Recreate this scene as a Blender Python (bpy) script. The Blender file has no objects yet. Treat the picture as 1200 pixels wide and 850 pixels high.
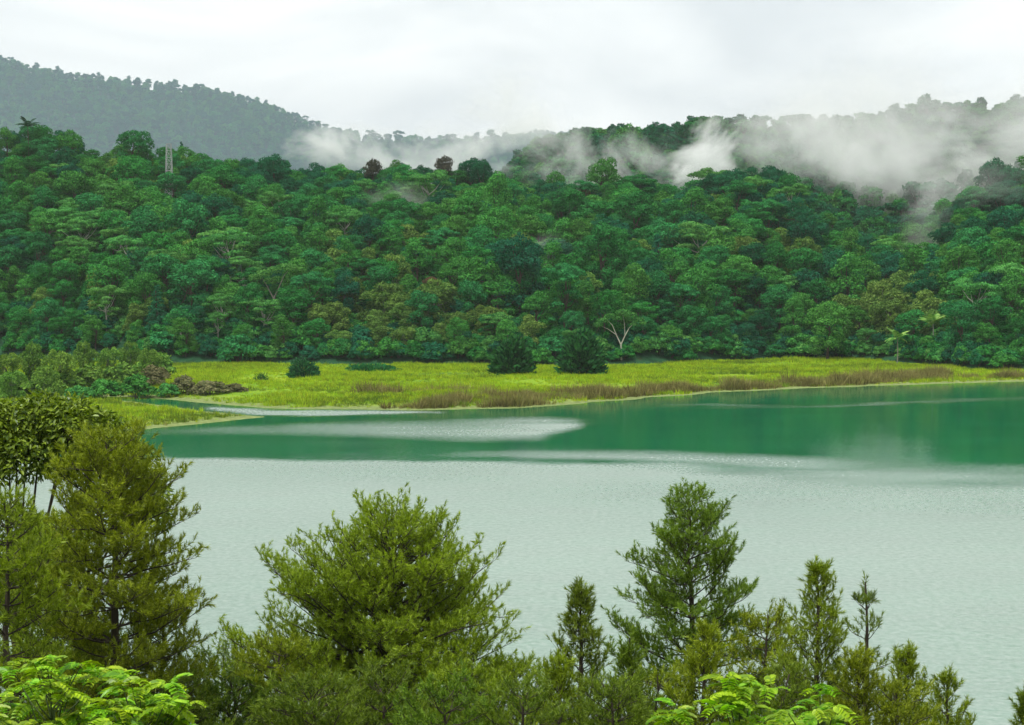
import bpy, math, random
import numpy as np
from mathutils import Vector, Matrix, noise as mnoise

# ------------------------------------------------------------------ camera, sky, sun, exposure
SC = bpy.context.scene
COL = SC.collection
F, H, PITCH = 1903.0, 21.0, math.radians(2.857)      # focal length in photo pixels, eye height above the lake, tilt
cam_d = bpy.data.cameras.new('camera')
cam = bpy.data.objects.new('camera', cam_d)
COL.objects.link(cam)
cam.location = (0, 0, H)
cam.rotation_euler = (math.pi / 2 - PITCH, 0, 0)
cam_d.sensor_fit = 'HORIZONTAL'
cam_d.sensor_width = 36.0
cam_d.lens = 36.0 * F / 1200.0
cam_d.clip_start, cam_d.clip_end = 0.1, 20000
SC.camera = cam

SUN_EL, SUN_AZ = math.radians(67), math.radians(215)   # behind the camera, a little to one side
w = bpy.data.worlds.new('World')
SC.world = w
w.use_nodes = True
nt = w.node_tree
for n in list(nt.nodes):
    nt.nodes.remove(n)
def wn(t, **kw):
    n = nt.nodes.new(t)
    for k, v in kw.items():
        setattr(n, k, v)
    return n
out = wn('ShaderNodeOutputWorld')
bgs = wn('ShaderNodeBackground'); bgs.inputs['Strength'].default_value = 0.05
sky = wn('ShaderNodeTexSky', sky_type='NISHITA', sun_disc=False, sun_elevation=SUN_EL, sun_rotation=SUN_AZ)
nt.links.new(sky.outputs[0], bgs.inputs['Color'])
tc = wn('ShaderNodeTexCoord')
mp = wn('ShaderNodeMapping'); mp.inputs['Scale'].default_value = (1.0, 1.0, 2.6); mp.inputs['Location'].default_value = (0.35, 0.1, 0.2)
nt.links.new(tc.outputs['Generated'], mp.inputs['Vector'])
n1 = wn('ShaderNodeTexNoise'); n1.inputs['Scale'].default_value = 5.0; n1.inputs['Detail'].default_value = 7; n1.inputs['Roughness'].default_value = 0.52; n1.inputs['Distortion'].default_value = 0.6
nt.links.new(mp.outputs[0], n1.inputs['Vector'])
cr = wn('ShaderNodeValToRGB')
cr.color_ramp.elements[0].position = 0.33; cr.color_ramp.elements[0].color = (0.74, 0.75, 0.738, 1)
cr.color_ramp.elements[1].position = 0.62; cr.color_ramp.elements[1].color = (1.03, 1.02, 0.975, 1)
nt.links.new(n1.outputs['Fac'], cr.inputs[0])
bgc = wn('ShaderNodeBackground'); bgc.inputs['Strength'].default_value = 0.54
nt.links.new(cr.outputs[0], bgc.inputs['Color'])
mx = wn('ShaderNodeMixShader'); mx.inputs[0].default_value = 0.94       # closed cloud cover
nt.links.new(bgs.outputs[0], mx.inputs[1]); nt.links.new(bgc.outputs[0], mx.inputs[2])
nt.links.new(mx.outputs[0], out.inputs['Surface'])

sun_d = bpy.data.lights.new('sun', 'SUN')
sun_d.energy, sun_d.angle, sun_d.color = 1.5, math.radians(11), (1.0, 0.965, 0.90)
sun = bpy.data.objects.new('sun', sun_d)
COL.objects.link(sun)
# sky sun_rotation is clockwise from +Y
sdir = Vector((math.sin(SUN_AZ) * math.cos(SUN_EL), math.cos(SUN_AZ) * math.cos(SUN_EL), math.sin(SUN_EL)))
sun.rotation_euler = sdir.to_track_quat('Z', 'Y').to_euler()
sun.location = (0, 0, 200)

vs = SC.view_settings
vs.view_transform, vs.look, vs.exposure, vs.gamma, vs.use_curve_mapping = 'Standard', 'None', 1.2, 1.0, False
SC.render.engine = 'CYCLES'
cy = SC.cycles
cy.use_denoising = True
cy.denoiser = 'OPENIMAGEDENOISE'
cy.max_bounces, cy.diffuse_bounces, cy.glossy_bounces, cy.transmission_bounces, cy.volume_bounces = 8, 2, 2, 2, 6
cy.volume_step_rate = 0.6
cy.use_adaptive_sampling = True
cy.adaptive_threshold = 0.015
cy.caustics_reflective = cy.caustics_refractive = False

# ------------------------------------------------------------------ helpers
rng = np.random.default_rng(7)
random.seed(7)
cp, sp = math.cos(PITCH), math.sin(PITCH)

def ray(px, py):
    a, b = (px - 600) / F, (425 - py) / F
    return np.array([a, cp + b * sp, -sp + b * cp])
def on_z(px, py, z=0.0):
    d = ray(px, py)
    t = (z - H) / d[2]
    return np.array([d[0] * t, d[1] * t, z])
def at_y(px, py, Y):
    d = ray(px, py)
    t = Y / d[1]
    return np.array([d[0] * t, Y, H + d[2] * t])
def row_z(row, Y):                                    # height of a point seen in that row at distance Y
    return H + Y * np.tan(np.arctan((425 - row) / F) - PITCH)
def project(p):
    x, y, z = p[..., 0], p[..., 1], p[..., 2] - H
    dep = y * cp - z * sp
    return 600 + F * x / dep, 425 - F * (y * sp + z * cp) / dep

def mesh_obj(name, verts, faces, mats, parent=None, mat_idx=None, smooth=False, link=True, attrs=None):
    me = bpy.data.meshes.new(name)
    verts = np.asarray(verts, np.float32)
    if isinstance(faces, np.ndarray):
        faces = [faces]
    lt, ls, lv = [], [], []
    st = 0
    for f in faces:
        f = np.asarray(f, np.int32)
        if f.size == 0:
            continue
        k = f.shape[1]
        lt.append(np.full(len(f), k, np.int32)); ls.append(st + np.arange(len(f), dtype=np.int32) * k); lv.append(f.ravel())
        st += f.size
    lv, ls, lt = np.concatenate(lv), np.concatenate(ls), np.concatenate(lt)
    me.vertices.add(len(verts)); me.vertices.foreach_set('co', verts.ravel())
    me.loops.add(len(lv)); me.loops.foreach_set('vertex_index', lv)
    me.polygons.add(len(lt)); me.polygons.foreach_set('loop_start', ls)
    me.polygons.foreach_set('loop_total', lt)
    if mat_idx is not None:
        me.polygons.foreach_set('material_index', np.asarray(mat_idx, np.int32))
    if smooth:
        me.polygons.foreach_set('use_smooth', np.ones(len(lt), bool))
    me.update(calc_edges=True)
    for m in (mats if isinstance(mats, (list, tuple)) else [mats]):
        me.materials.append(m)
    for k, v in (attrs or {}).items():
        a = me.attributes.new(k, 'FLOAT', 'POINT')
        a.data.foreach_set('value', np.asarray(v, np.float32))
    o = bpy.data.objects.new(name, me)
    if link:
        COL.objects.link(o)
    if parent is not None:
        o.parent = parent
    return o

def tag(o, label=None, cat=None, group=None, kind=None):
    if label: o['label'] = label
    if cat: o['category'] = cat
    if group: o['group'] = group
    if kind: o['kind'] = kind
    return o
def empty(name, loc, rz=0.0, sc=1.0):
    o = bpy.data.objects.new(name, None)
    COL.objects.link(o)
    o.empty_display_size = 0.2
    o.location = [float(v) for v in loc]; o.rotation_euler = (0, 0, float(rz)); o.scale = (float(sc),) * 3 if np.isscalar(sc) else sc
    return o
def child(name, me, parent, loc=(0, 0, 0), rot=None, sc=None):
    o = bpy.data.objects.new(name, me)
    COL.objects.link(o)
    o.parent = parent
    o.location = [float(v) for v in loc]
    if rot is not None:
        o.rotation_euler = rot
    if sc is not None:
        o.scale = (sc,) * 3
    return o

class MB:
    def __init__(s):
        s.v, s.q, s.t, s.n = [], [], [], 0
    def tube(s, pts, rad, sides=5):
        pts = np.asarray(pts, float); rad = np.asarray(rad, float)
        d = np.gradient(pts, axis=0); d /= np.linalg.norm(d, axis=1)[:, None] + 1e-9
        ref = np.array([0, 0, 1.0]) if abs(d[0][2]) < 0.8 else np.array([1.0, 0, 0])
        u = np.cross(d, ref); u /= np.linalg.norm(u, axis=1)[:, None] + 1e-9
        b = np.cross(d, u)
        a = np.arange(sides) * 2 * math.pi / sides
        ring = pts[:, None, :] + rad[:, None, None] * (np.cos(a)[None, :, None] * u[:, None, :] + np.sin(a)[None, :, None] * b[:, None, :])
        k = len(pts)
        s.v.append(ring.reshape(-1, 3))
        i = np.arange(k - 1)[:, None] * sides; j = np.arange(sides)[None, :]; jn = (j + 1) % sides
        s.q.append((np.stack([i + j, i + jn, i + sides + jn, i + sides + j], -1).reshape(-1, 4)) + s.n)
        s.n += k * sides
    def quads(s, v4):
        n = len(v4)
        s.v.append(v4.reshape(-1, 3)); s.q.append(np.arange(n * 4).reshape(n, 4) + s.n); s.n += n * 4
    def tris(s, v3):
        n = len(v3)
        s.v.append(v3.reshape(-1, 3)); s.t.append(np.arange(n * 3).reshape(n, 3) + s.n); s.n += n * 3
    def box(s, c, h):
        c, h = np.array(c, float), np.array(h, float)
        v = np.array([[x, y, z] for z in (-1, 1) for y in (-1, 1) for x in (-1, 1)]) * h + c
        f = np.array([[0, 2, 3, 1], [4, 5, 7, 6], [0, 1, 5, 4], [2, 6, 7, 3], [0, 4, 6, 2], [1, 3, 7, 5]])
        s.v.append(v); s.q.append(f + s.n); s.n += 8
    def arrays(s):
        fs = []
        if s.q: fs.append(np.concatenate(s.q))
        if s.t: fs.append(np.concatenate(s.t))
        return np.concatenate(s.v), fs
    def build(s, name, mat, parent=None, smooth=False, link=True):
        v, f = s.arrays()
        return mesh_obj(name, v, f, mat, parent, smooth=smooth, link=link)

def unit(v):
    return v / (np.linalg.norm(v, axis=-1, keepdims=True) + 1e-9)
def vnoise(X, Y, scale, seed=0, octaves=3):
    """smooth value noise on arrays, about -1..1"""
    r = np.zeros_like(np.asarray(X, float)); amp, tot = 1.0, 0.0
    for o in range(octaves):
        x = np.asarray(X) / scale * 2 ** o + 13.7 * seed + 100; y = np.asarray(Y) / scale * 2 ** o - 7.3 * seed + 100
        xi, yi = np.floor(x).astype(np.int64), np.floor(y).astype(np.int64)
        fx, fy = x - xi, y - yi
        fx, fy = fx * fx * (3 - 2 * fx), fy * fy * (3 - 2 * fy)
        def h(a, b):
            k = (a * 374761393 + b * 668265263 + (seed + o * 17) * 982451653) & 0xffffffff
            k = ((k ^ (k >> 13)) * 1274126177) & 0xffffffff
            return ((k ^ (k >> 16)) & 0xffff) / 32767.5 - 1
        v = (h(xi, yi) * (1 - fx) + h(xi + 1, yi) * fx) * (1 - fy) + (h(xi, yi + 1) * (1 - fx) + h(xi + 1, yi + 1) * fx) * fy
        r += amp * v; tot += amp; amp *= 0.5
    return r / tot

# ------------------------------------------------------------------ materials
def new_mat(name):
    m = bpy.data.materials.new(name)
    m.use_nodes = True
    t = m.node_tree
    for n in list(t.nodes):
        t.nodes.remove(n)
    o = t.nodes.new('ShaderNodeOutputMaterial')
    return m, t, o
def N(t, typ, ins=None, **kw):
    n = t.nodes.new(typ)
    for k, v in kw.items():
        setattr(n, k, v)
    for k, v in (ins or {}).items():
        if isinstance(v, bpy.types.NodeSocket):
            t.links.new(v, n.inputs[k])
        else:
            n.inputs[k].default_value = v
    return n
def math_(t, op, a, b=0.0, clamp=False):
    n = N(t, 'ShaderNodeMath', {0: a, 1: b}, operation=op)
    n.use_clamp = clamp
    return n.outputs[0]
def mixc(t, fac, a, b, mode='MIX'):
    n = t.nodes.new('ShaderNodeMix'); n.data_type = 'RGBA'; n.blend_type = mode
    for idx, v in ((0, fac), (6, a), (7, b)):
        if isinstance(v, bpy.types.NodeSocket): t.links.new(v, n.inputs[idx])
        else: n.inputs[idx].default_value = v
    return n.outputs[2]
def ramp(t, fac, stops):
    n = N(t, 'ShaderNodeValToRGB', {0: fac})
    e = n.color_ramp.elements
    while len(e) < len(stops): e.new(0.5)
    for el, (p, c) in zip(e, stops):
        el.position = p; el.color = (*c, 1) if len(c) == 3 else c
    return n.outputs[0]

def foliage(name, c0, c1, c2=None, trans=0.15, gloss=0.0, hue=0.012, val=0.20, leafvar=0.5):
    """leaf colour: c0..c1 from leaf to leaf, tinted from plant to plant"""
    m, t, o = new_mat(name)
    oi = N(t, 'ShaderNodeObjectInfo').outputs['Random']
    gi = N(t, 'ShaderNodeNewGeometry')
    ri = gi.outputs['Random Per Island']
    ps = N(t, 'ShaderNodeTexNoise', {'Vector': N(t, 'ShaderNodeTexCoord').outputs['Object'], 'Scale': 0.45, 'Detail': 2.0}).outputs['Fac']
    f = math_(t, 'ADD', math_(t, 'MULTIPLY', ri, leafvar), math_(t, 'MULTIPLY', ps, 1 - leafvar))
    col = ramp(t, f, [(0.25, c0), (0.75, c1)] if c2 is None else [(0.2, c0), (0.6, c1), (0.9, c2)])
    hs = N(t, 'ShaderNodeHueSaturation', {'Hue': math_(t, 'ADD', 0.5 - hue, math_(t, 'MULTIPLY', math_(t, 'FRACT', math_(t, 'MULTIPLY', oi, 7.31)), 2 * hue)),
                                          'Value': math_(t, 'ADD', 1 - val, math_(t, 'MULTIPLY', oi, 2 * val)), 'Color': col})
    col = hs.outputs[0]
    d = N(t, 'ShaderNodeBsdfDiffuse', {'Color': col}).outputs[0]
    tr = N(t, 'ShaderNodeBsdfTranslucent', {'Color': mixc(t, 1.0, col, (1.08, 1.15, 0.5, 1), 'MULTIPLY')}).outputs[0]
    s = N(t, 'ShaderNodeMixShader', {0: trans, 1: d, 2: tr}).outputs[0]
    if gloss > 0:
        g = N(t, 'ShaderNodeBsdfGlossy', {'Color': (0.9, 1, 0.9, 1), 'Roughness': 0.42}).outputs[0]
        s = N(t, 'ShaderNodeMixShader', {0: gloss, 1: s, 2: g}).outputs[0]
    t.links.new(s, o.inputs[0])
    return m

def bark(name, c0, c1, sc=6.0):
    m, t, o = new_mat(name)
    v = N(t, 'ShaderNodeMapping', {'Vector': N(t, 'ShaderNodeTexCoord').outputs['Object'], 'Scale': (1, 1, 0.25)}).outputs[0]
    n = N(t, 'ShaderNodeTexNoise', {'Vector': v, 'Scale': sc, 'Detail': 5.0, 'Roughness': 0.6}).outputs['Fac']
    c = ramp(t, n, [(0.3, c0), (0.7, c1)])
    b = N(t, 'ShaderNodeBump', {'Height': n, 'Strength': 0.5, 'Distance': 0.03}).outputs[0]
    p = N(t, 'ShaderNodeBsdfPrincipled', {'Base Color': c, 'Roughness': 0.9, 'Normal': b})
    t.links.new(p.outputs[0], o.inputs[0])
    return m
def plain(name, c, rough=0.7, metal=0.0, var=0.15, sc=3.0):
    m, t, o = new_mat(name)
    n = N(t, 'ShaderNodeTexNoise', {'Vector': N(t, 'ShaderNodeTexCoord').outputs['Object'], 'Scale': sc, 'Detail': 4.0}).outputs['Fac']
    col = ramp(t, n, [(0.3, tuple(x * (1 - var) for x in c)), (0.7, tuple(min(1, x * (1 + var)) for x in c))])
    p = N(t, 'ShaderNodeBsdfPrincipled', {'Base Color': col, 'Roughness': rough, 'Metallic': metal})
    t.links.new(p.outputs[0], o.inputs[0])
    return m

M = {}
M['emerald'] = foliage('leaf_emerald', (0.007, 0.075, 0.024), (0.046, 0.255, 0.060))
M['green'] = foliage('leaf_green', (0.012, 0.090, 0.020), (0.085, 0.310, 0.055))
M['deep'] = foliage('leaf_deep', (0.006, 0.055, 0.030), (0.022, 0.150, 0.066))
M['olive'] = foliage('leaf_olive', (0.032, 0.100, 0.022), (0.190, 0.330, 0.070))
M['light'] = foliage('leaf_light', (0.020, 0.120, 0.032), (0.120, 0.350, 0.075))
M['russet'] = foliage('leaf_russet', (0.07, 0.07, 0.04), (0.18, 0.095, 0.06), hue=0.015)
M['thicket'] = foliage('leaf_thicket', (0.045, 0.130, 0.022), (0.190, 0.340, 0.055))
M['plum'] = foliage('leaf_plum', (0.030, 0.042, 0.028), (0.085, 0.075, 0.055), hue=0.015)
M['bush'] = foliage('leaf_bush', (0.008, 0.055, 0.022), (0.036, 0.165, 0.048), val=0.15, leafvar=0.7)
M['palm'] = foliage('leaf_palm', (0.07, 0.22, 0.04), (0.26, 0.44, 0.11), leafvar=0.8)
M['darkpalm'] = foliage('leaf_darkpalm', (0.012, 0.045, 0.025), (0.03, 0.085, 0.040))
M['bramble'] = foliage('leaf_bramble', (0.075, 0.090, 0.035), (0.19, 0.18, 0.09), leafvar=0.6)
M['needle'] = foliage('needles_olive', (0.095, 0.155, 0.009), (0.390, 0.490, 0.028), trans=0.32, leafvar=0.5, hue=0.010, val=0.08, gloss=0.02)
M['needle_young'] = foliage('needles_young', (0.068, 0.130, 0.013), (0.260, 0.380, 0.034), trans=0.32, leafvar=0.5, hue=0.012, val=0.12, gloss=0.02)
M['broad'] = foliage('leaf_broad', (0.040, 0.080, 0.006), (0.220, 0.300, 0.018), trans=0.28, gloss=0.03, leafvar=0.7, val=0.1)
M['lime'] = foliage('leaf_lime', (0.085, 0.220, 0.006), (0.380, 0.610, 0.014), trans=0.38, gloss=0.03, leafvar=0.35, hue=0.025, val=0.3)
M['grass'] = foliage('grass_lime', (0.170, 0.290, 0.011), (0.430, 0.560, 0.032), trans=0.25, leafvar=0.5, val=0.36, hue=0.022)
M['reed'] = foliage('reed_brown', (0.11, 0.105, 0.036), (0.30, 0.28, 0.10), trans=0.2, leafvar=0.7, val=0.4, hue=0.025)
M['bark'] = bark('bark_brown', (0.030, 0.022, 0.014), (0.085, 0.065, 0.045))
M['pinebark'] = bark('bark_pine', (0.020, 0.016, 0.010), (0.070, 0.055, 0.038), 9.0)
M['palebark'] = bark('bark_pale', (0.20, 0.21, 0.17), (0.42, 0.44, 0.37))
M['palegreybark'] = bark('bark_grey', (0.10, 0.10, 0.08), (0.22, 0.21, 0.17))
M['stem'] = bark('green_stem', (0.04, 0.07, 0.015), (0.09, 0.14, 0.03))
M['steel'] = plain('galvanised_steel', (0.36, 0.39, 0.39), 0.5, 0.2)
M['roofwhite'] = plain('white_roof', (0.80, 0.80, 0.78), 0.5)
M['wallpale'] = plain('pale_wall', (0.45, 0.45, 0.40), 0.9)

# ------------------------------------------------------------------ terrain
def poly(pts):
    a = np.array(pts, float)
    return lambda x: np.interp(x, a[:, 0], a[:, 1])
RIDGE_TOP = poly([(-300, 130), (0, 152), (40, 148), (100, 168), (160, 164), (230, 178), (320, 184), (400, 192), (470, 188), (560, 192), (600, 206), (700, 207),
                  (800, 212), (830, 205), (890, 200), (930, 206), (960, 236), (1030, 256), (1080, 250), (1120, 226), (1200, 208), (1500, 190)])
RIDGE_Y = poly([(-300, 560), (0, 585), (300, 575), (600, 590), (940, 575), (1030, 600), (1200, 560), (1500, 540)])
FOOT_ROW = poly([(-300, 418), (0, 420), (200, 425.5), (400, 427), (600, 428), (700, 428.5), (760, 427), (830, 423), (900, 420), (1000, 420.5), (1080, 426), (1140, 433), (1200, 434), (1500, 436)])
BACK_TOP = poly([(-300, 260), (520, 245), (600, 195), (640, 160), (700, 146), (750, 152), (800, 152), (870, 141), (930, 144), (965, 142), (1050, 129), (1130, 124), (1200, 121), (1500, 100)])
FAR_TOP = poly([(-300, -10), (0, 64), (40, 80), (100, 92), (180, 101), (250, 107), (300, 118), (340, 134), (380, 148), (430, 159), (520, 164), (580, 161), (640, 158), (900, 170), (1500, 190)])
def foot_y(px):
    b = (425 - FOOT_ROW(px)) / F
    return (0.8 - H) / ((-sp + b * cp) / (cp + b * sp))
BACK_Y, FAR_Y = 1000.0, 1900.0

def slope_z(X, Y):
    X, Y = np.asarray(X, float), np.asarray(Y, float)
    px = 600 + F * X / np.maximum(Y, 50)
    yf, yr = foot_y(px), RIDGE_Y(px)
    zr = row_z(RIDGE_TOP(px) + 46, yr)
    zb = row_z(BACK_TOP(px) + 22, BACK_Y)
    s = (Y - yf) / (yr - yf)
    up = 0.55 + (zr - 0.55) * np.clip(s, 0, 1) ** 0.86
    zv = np.minimum(zr, zb) * 0.9 - 6
    a = np.clip((Y - yr) / 70, 0, 1); a = a * a * (3 - 2 * a)
    mid = zr + (zv - zr) * a
    b = np.clip((Y - yr - 70) / (BACK_Y - yr - 70), 0, 1); b = b ** 1.2
    z = np.where(s <= 1, up, mid + (zb - zv) * b)
    z = np.where(Y > BACK_Y, zb - (Y - BACK_Y) * 0.25, z)
    z = np.where(s < 0, 0.55 + s * 25, z)
    k = np.clip(s * 3, 0, 1)
    return z + k * (3.0 * vnoise(X, Y, 55, 3) + 1.0 * vnoise(X, Y, 17, 4)) * np.where(Y > 700, 1.6, 1.0)
def far_z(X, Y):
    X, Y = np.asarray(X, float), np.asarray(Y, float)
    px = 600 + F * X / Y
    zr = row_z(FAR_TOP(px) + 7, FAR_Y)
    s = np.clip((Y - 1350) / (FAR_Y - 1350), 0, 1)
    z = 40 + (zr - 40) * s ** 0.9 + 7 * vnoise(X, Y, 130, 5) * np.clip(s * 4, 0, 1)
    # gullies running down the hill
    z += -9 * np.abs(vnoise(X + 0.3 * Y, Y * 0.25, 90, 8, 2)) * np.clip(s * 3, 0, 1) * np.clip((1 - s) * 4, 0, 1)
    return np.where(Y > FAR_Y, zr - (Y - FAR_Y) * 0.5, z)

def grid_obj(name, X, Y, Z, mat, attrs=None):
    r, c = X.shape
    v = np.stack([X, Y, Z], -1).reshape(-1, 3)
    i = np.arange(r - 1)[:, None] * c + np.arange(c - 1)[None, :]
    f = np.stack([i, i + 1, i + c + 1, i + c], -1).reshape(-1, 4)
    return mesh_obj(name, v, f, mat, smooth=True, attrs=attrs)

# materials of the ground
m, t, o = new_mat('forest_floor'); M['floor'] = m
n = N(t, 'ShaderNodeTexNoise', {'Vector': N(t, 'ShaderNodeNewGeometry').outputs['Position'], 'Scale': 0.25, 'Detail': 6.0, 'Roughness': 0.65}).outputs['Fac']
c = ramp(t, n, [(0.3, (0.010, 0.035, 0.018)), (0.6, (0.022, 0.085, 0.036)), (0.8, (0.05, 0.05, 0.025))])
bm_ = N(t, 'ShaderNodeBump', {'Height': n, 'Strength': 1.0, 'Distance': 1.5}).outputs[0]
t.links.new(N(t, 'ShaderNodeBsdfPrincipled', {'Base Color': c, 'Roughness': 0.95, 'Normal': bm_, 'Specular IOR Level': 0.1}).outputs[0], o.inputs[0])

m, t, o = new_mat('meadow_turf'); M['meadow'] = m
pos = N(t, 'ShaderNodeNewGeometry').outputs['Position']
nb = N(t, 'ShaderNodeTexNoise', {'Vector': N(t, 'ShaderNodeMapping', {'Vector': pos, 'Scale': (0.5, 1.0, 1.0)}).outputs[0], 'Scale': 0.055, 'Detail': 5.0, 'Roughness': 0.6}).outputs['Fac']
nf = N(t, 'ShaderNodeTexNoise', {'Vector': pos, 'Scale': 1.1, 'Detail': 5.0, 'Roughness': 0.7}).outputs['Fac']
gr = ramp(t, nb, [(0.30, (0.07, 0.17, 0.014)), (0.45, (0.16, 0.30, 0.016)), (0.56, (0.24, 0.38, 0.018)), (0.72, (0.36, 0.45, 0.035))])
gr = mixc(t, math_(t, 'MULTIPLY', nf, 0.45), gr, (0.13, 0.20, 0.018, 1))
sh = N(t, 'ShaderNodeAttribute', attribute_name='shore').outputs['Fac']       # distance to the water's edge, metres
shn = math_(t, 'ADD', sh, math_(t, 'MULTIPLY', math_(t, 'SUBTRACT', nf, 0.5), 5.0))
mud = ramp(t, nf, [(0.35, (0.11, 0.15, 0.045)), (0.7, (0.27, 0.33, 0.12))])
k = N(t, 'ShaderNodeMapRange', {'Value': shn, 'From Min': 2.5, 'From Max': 9.0}).outputs[0]
c = mixc(t, k, mud, gr)
bm_ = N(t, 'ShaderNodeBump', {'Height': nf, 'Strength': 0.8, 'Distance': 0.4}).outputs[0]
t.links.new(N(t, 'ShaderNodeBsdfPrincipled', {'Base Color': c, 'Roughness': 0.95, 'Normal': bm_, 'Specular IOR Level': 0.1}).outputs[0], o.inputs[0])

m, t, o = new_mat('bank_soil'); M['bank'] = m
n = N(t, 'ShaderNodeTexNoise', {'Vector': N(t, 'ShaderNodeNewGeometry').outputs['Position'], 'Scale': 1.2, 'Detail': 6.0}).outputs['Fac']
c = ramp(t, n, [(0.3, (0.022, 0.028, 0.010)), (0.7, (0.05, 0.075, 0.018))])
t.links.new(N(t, 'ShaderNodeBsdfPrincipled', {'Base Color': c, 'Roughness': 0.95, 'Specular IOR Level': 0.1}).outputs[0], o.inputs[0])

# the base sheet
g = mesh_obj('ground', [(-2700, -2700, -4), (2700, -2700, -4), (2700, 2700, -4), (-2700, 2700, -4)], np.array([[0, 1, 2, 3]]), M['floor'])
tag(g, kind='structure')

# forested hillside and the ridge behind, as one sheet
us = np.linspace(-0.46, 0.46, 260); ys = np.concatenate([np.linspace(360, 620, 130), np.linspace(625, 1150, 90)])
Yg, Ug = np.meshgrid(ys, us, indexing='ij'); Xg = Ug * Yg
tag(grid_obj('hillside', Xg, Yg, slope_z(Xg, Yg), M['floor']), kind='structure')
us = np.linspace(-0.46, 0.46, 200); ys = np.linspace(1300, 2100, 110)
Yg, Ug = np.meshgrid(ys, us, indexing='ij'); Xg = Ug * Yg
tag(grid_obj('far_hill', Xg, Yg, far_z(Xg, Yg), M['floor']), kind='structure')

# the meadow and the grassy spit, rising out of the water
main_px = [(1900, 440), (1500, 444), (1300, 446), (1200, 447.5), (1120, 449.5), (1000, 453.5), (940, 455), (900, 457.5), (840, 460), (800, 463.5), (760, 466), (740, 468.5),
           (700, 470.5), (680, 473), (640, 476.5), (600, 479), (560, 479.5), (500, 481), (460, 480.5), (420, 480), (360, 479.5), (320, 478.5), (290, 477), (250, 473.5), (215, 470), (190, 467.5), (150, 465.5), (60, 463.5), (-400, 462)]
main = np.array([on_z(*p)[:2] for p in main_px] + [(-330.0, 470.0), (330.0, 470.0)])
spit_px = [(-400, 467), (60, 466.5), (150, 470), (200, 476), (240, 482), (290, 487), (312, 489), (296, 491), (240, 496.5), (180, 502), (150, 506), (100, 513), (0, 522), (-400, 540)]
spit = np.array([on_z(*p)[:2] for p in spit_px])
def sdist(P, pg):
    a, b = pg, np.roll(pg, -1, 0)
    best = np.full(len(P), 1e9); inside = np.zeros(len(P), bool)
    for p, q in zip(a, b):
        d = q - p
        tt = np.clip(((P - p) @ d) / (d @ d + 1e-9), 0, 1)
        best = np.minimum(best, np.hypot(*(P - p - tt[:, None] * d).T))
        c = (p[1] > P[:, 1]) != (q[1] > P[:, 1])
        xi = p[0] + (P[:, 1] - p[1]) / (q[1] - p[1] + 1e-12) * d[0]
        inside ^= c & (P[:, 0] < xi)
    return np.where(inside, best, -best)
def land_sd(X, Y):
    P = np.stack([np.ravel(X), np.ravel(Y)], -1)
    P = P + np.stack([1.2 * vnoise(P[:, 0], P[:, 1], 9, 11), 1.8 * vnoise(P[:, 0], P[:, 1], 11, 12)], -1)
    return np.maximum(sdist(P, main), sdist(P, spit)).reshape(np.shape(X))
def meadow_z(X, Y, sd=None):
    sd = land_sd(X, Y) if sd is None else sd
    return np.clip(sd * 0.055, -2.0, 0.72) + np.clip(sd / 12, 0, 1) * 0.16 * vnoise(X, Y, 12, 13)
xs = np.arange(-200, 206, 1.7); ys = np.arange(196, 424, 1.0)
Yg, Xg = np.meshgrid(ys, xs, indexing='ij')
sd = land_sd(Xg, Yg)
tag(grid_obj('meadow', Xg, Yg, meadow_z(Xg, Yg, sd), M['meadow'], {'shore': sd.ravel()}), kind='structure')
def ground_z(x, y):
    a = float(meadow_z(np.array([x]), np.array([y]))[0]) if y < 424 else -9.0
    return max(a, float(slope_z(np.array([x]), np.array([y]))[0]))

# bare brown earth where the wood edge has slipped
m, t, o = new_mat('bare_earth'); M['earth'] = m
n = N(t, 'ShaderNodeTexNoise', {'Vector': N(t, 'ShaderNodeNewGeometry').outputs['Position'], 'Scale': 0.9, 'Detail': 6.0}).outputs['Fac']
c = ramp(t, n, [(0.3, (0.11, 0.075, 0.045)), (0.7, (0.25, 0.17, 0.10))])
t.links.new(N(t, 'ShaderNodeBsdfPrincipled', {'Base Color': c, 'Roughness': 0.95, 'Specular IOR Level': 0.1}).outputs[0], o.inputs[0])
cx_, cy_ = on_z(1196, 427, 0.8)[:2]
Yg, Xg = np.meshgrid(np.linspace(cy_ - 7, cy_ + 7, 22), np.linspace(cx_ - 8, cx_ + 8, 26), indexing='ij')
rr_ = np.hypot((Xg - cx_) / 8, (Yg - cy_) / 7)
tag(grid_obj('earth_bank', Xg, Yg, -0.6 + 5.2 * np.clip(1 - rr_ ** 2, -0.3, 1) + .5 * vnoise(Xg, Yg, 3, 91), M['earth']), kind='structure')

# near bank, falling from the viewpoint to the water
xs = np.arange(-60, 61, 1.5); ys = np.arange(-12, 90, 1.5)
Yg, Xg = np.meshgrid(ys, xs, indexing='ij')
def bank_z(X, Y):
    return 19.4 - 0.30 * np.maximum(Y, 0) - np.maximum(Y - 60, 0) * 0.12 + 0.35 * vnoise(X, Y, 6, 21)
tag(grid_obj('near_bank', Xg, Yg, bank_z(Xg, Yg), M['bank']), kind='structure')

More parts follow.
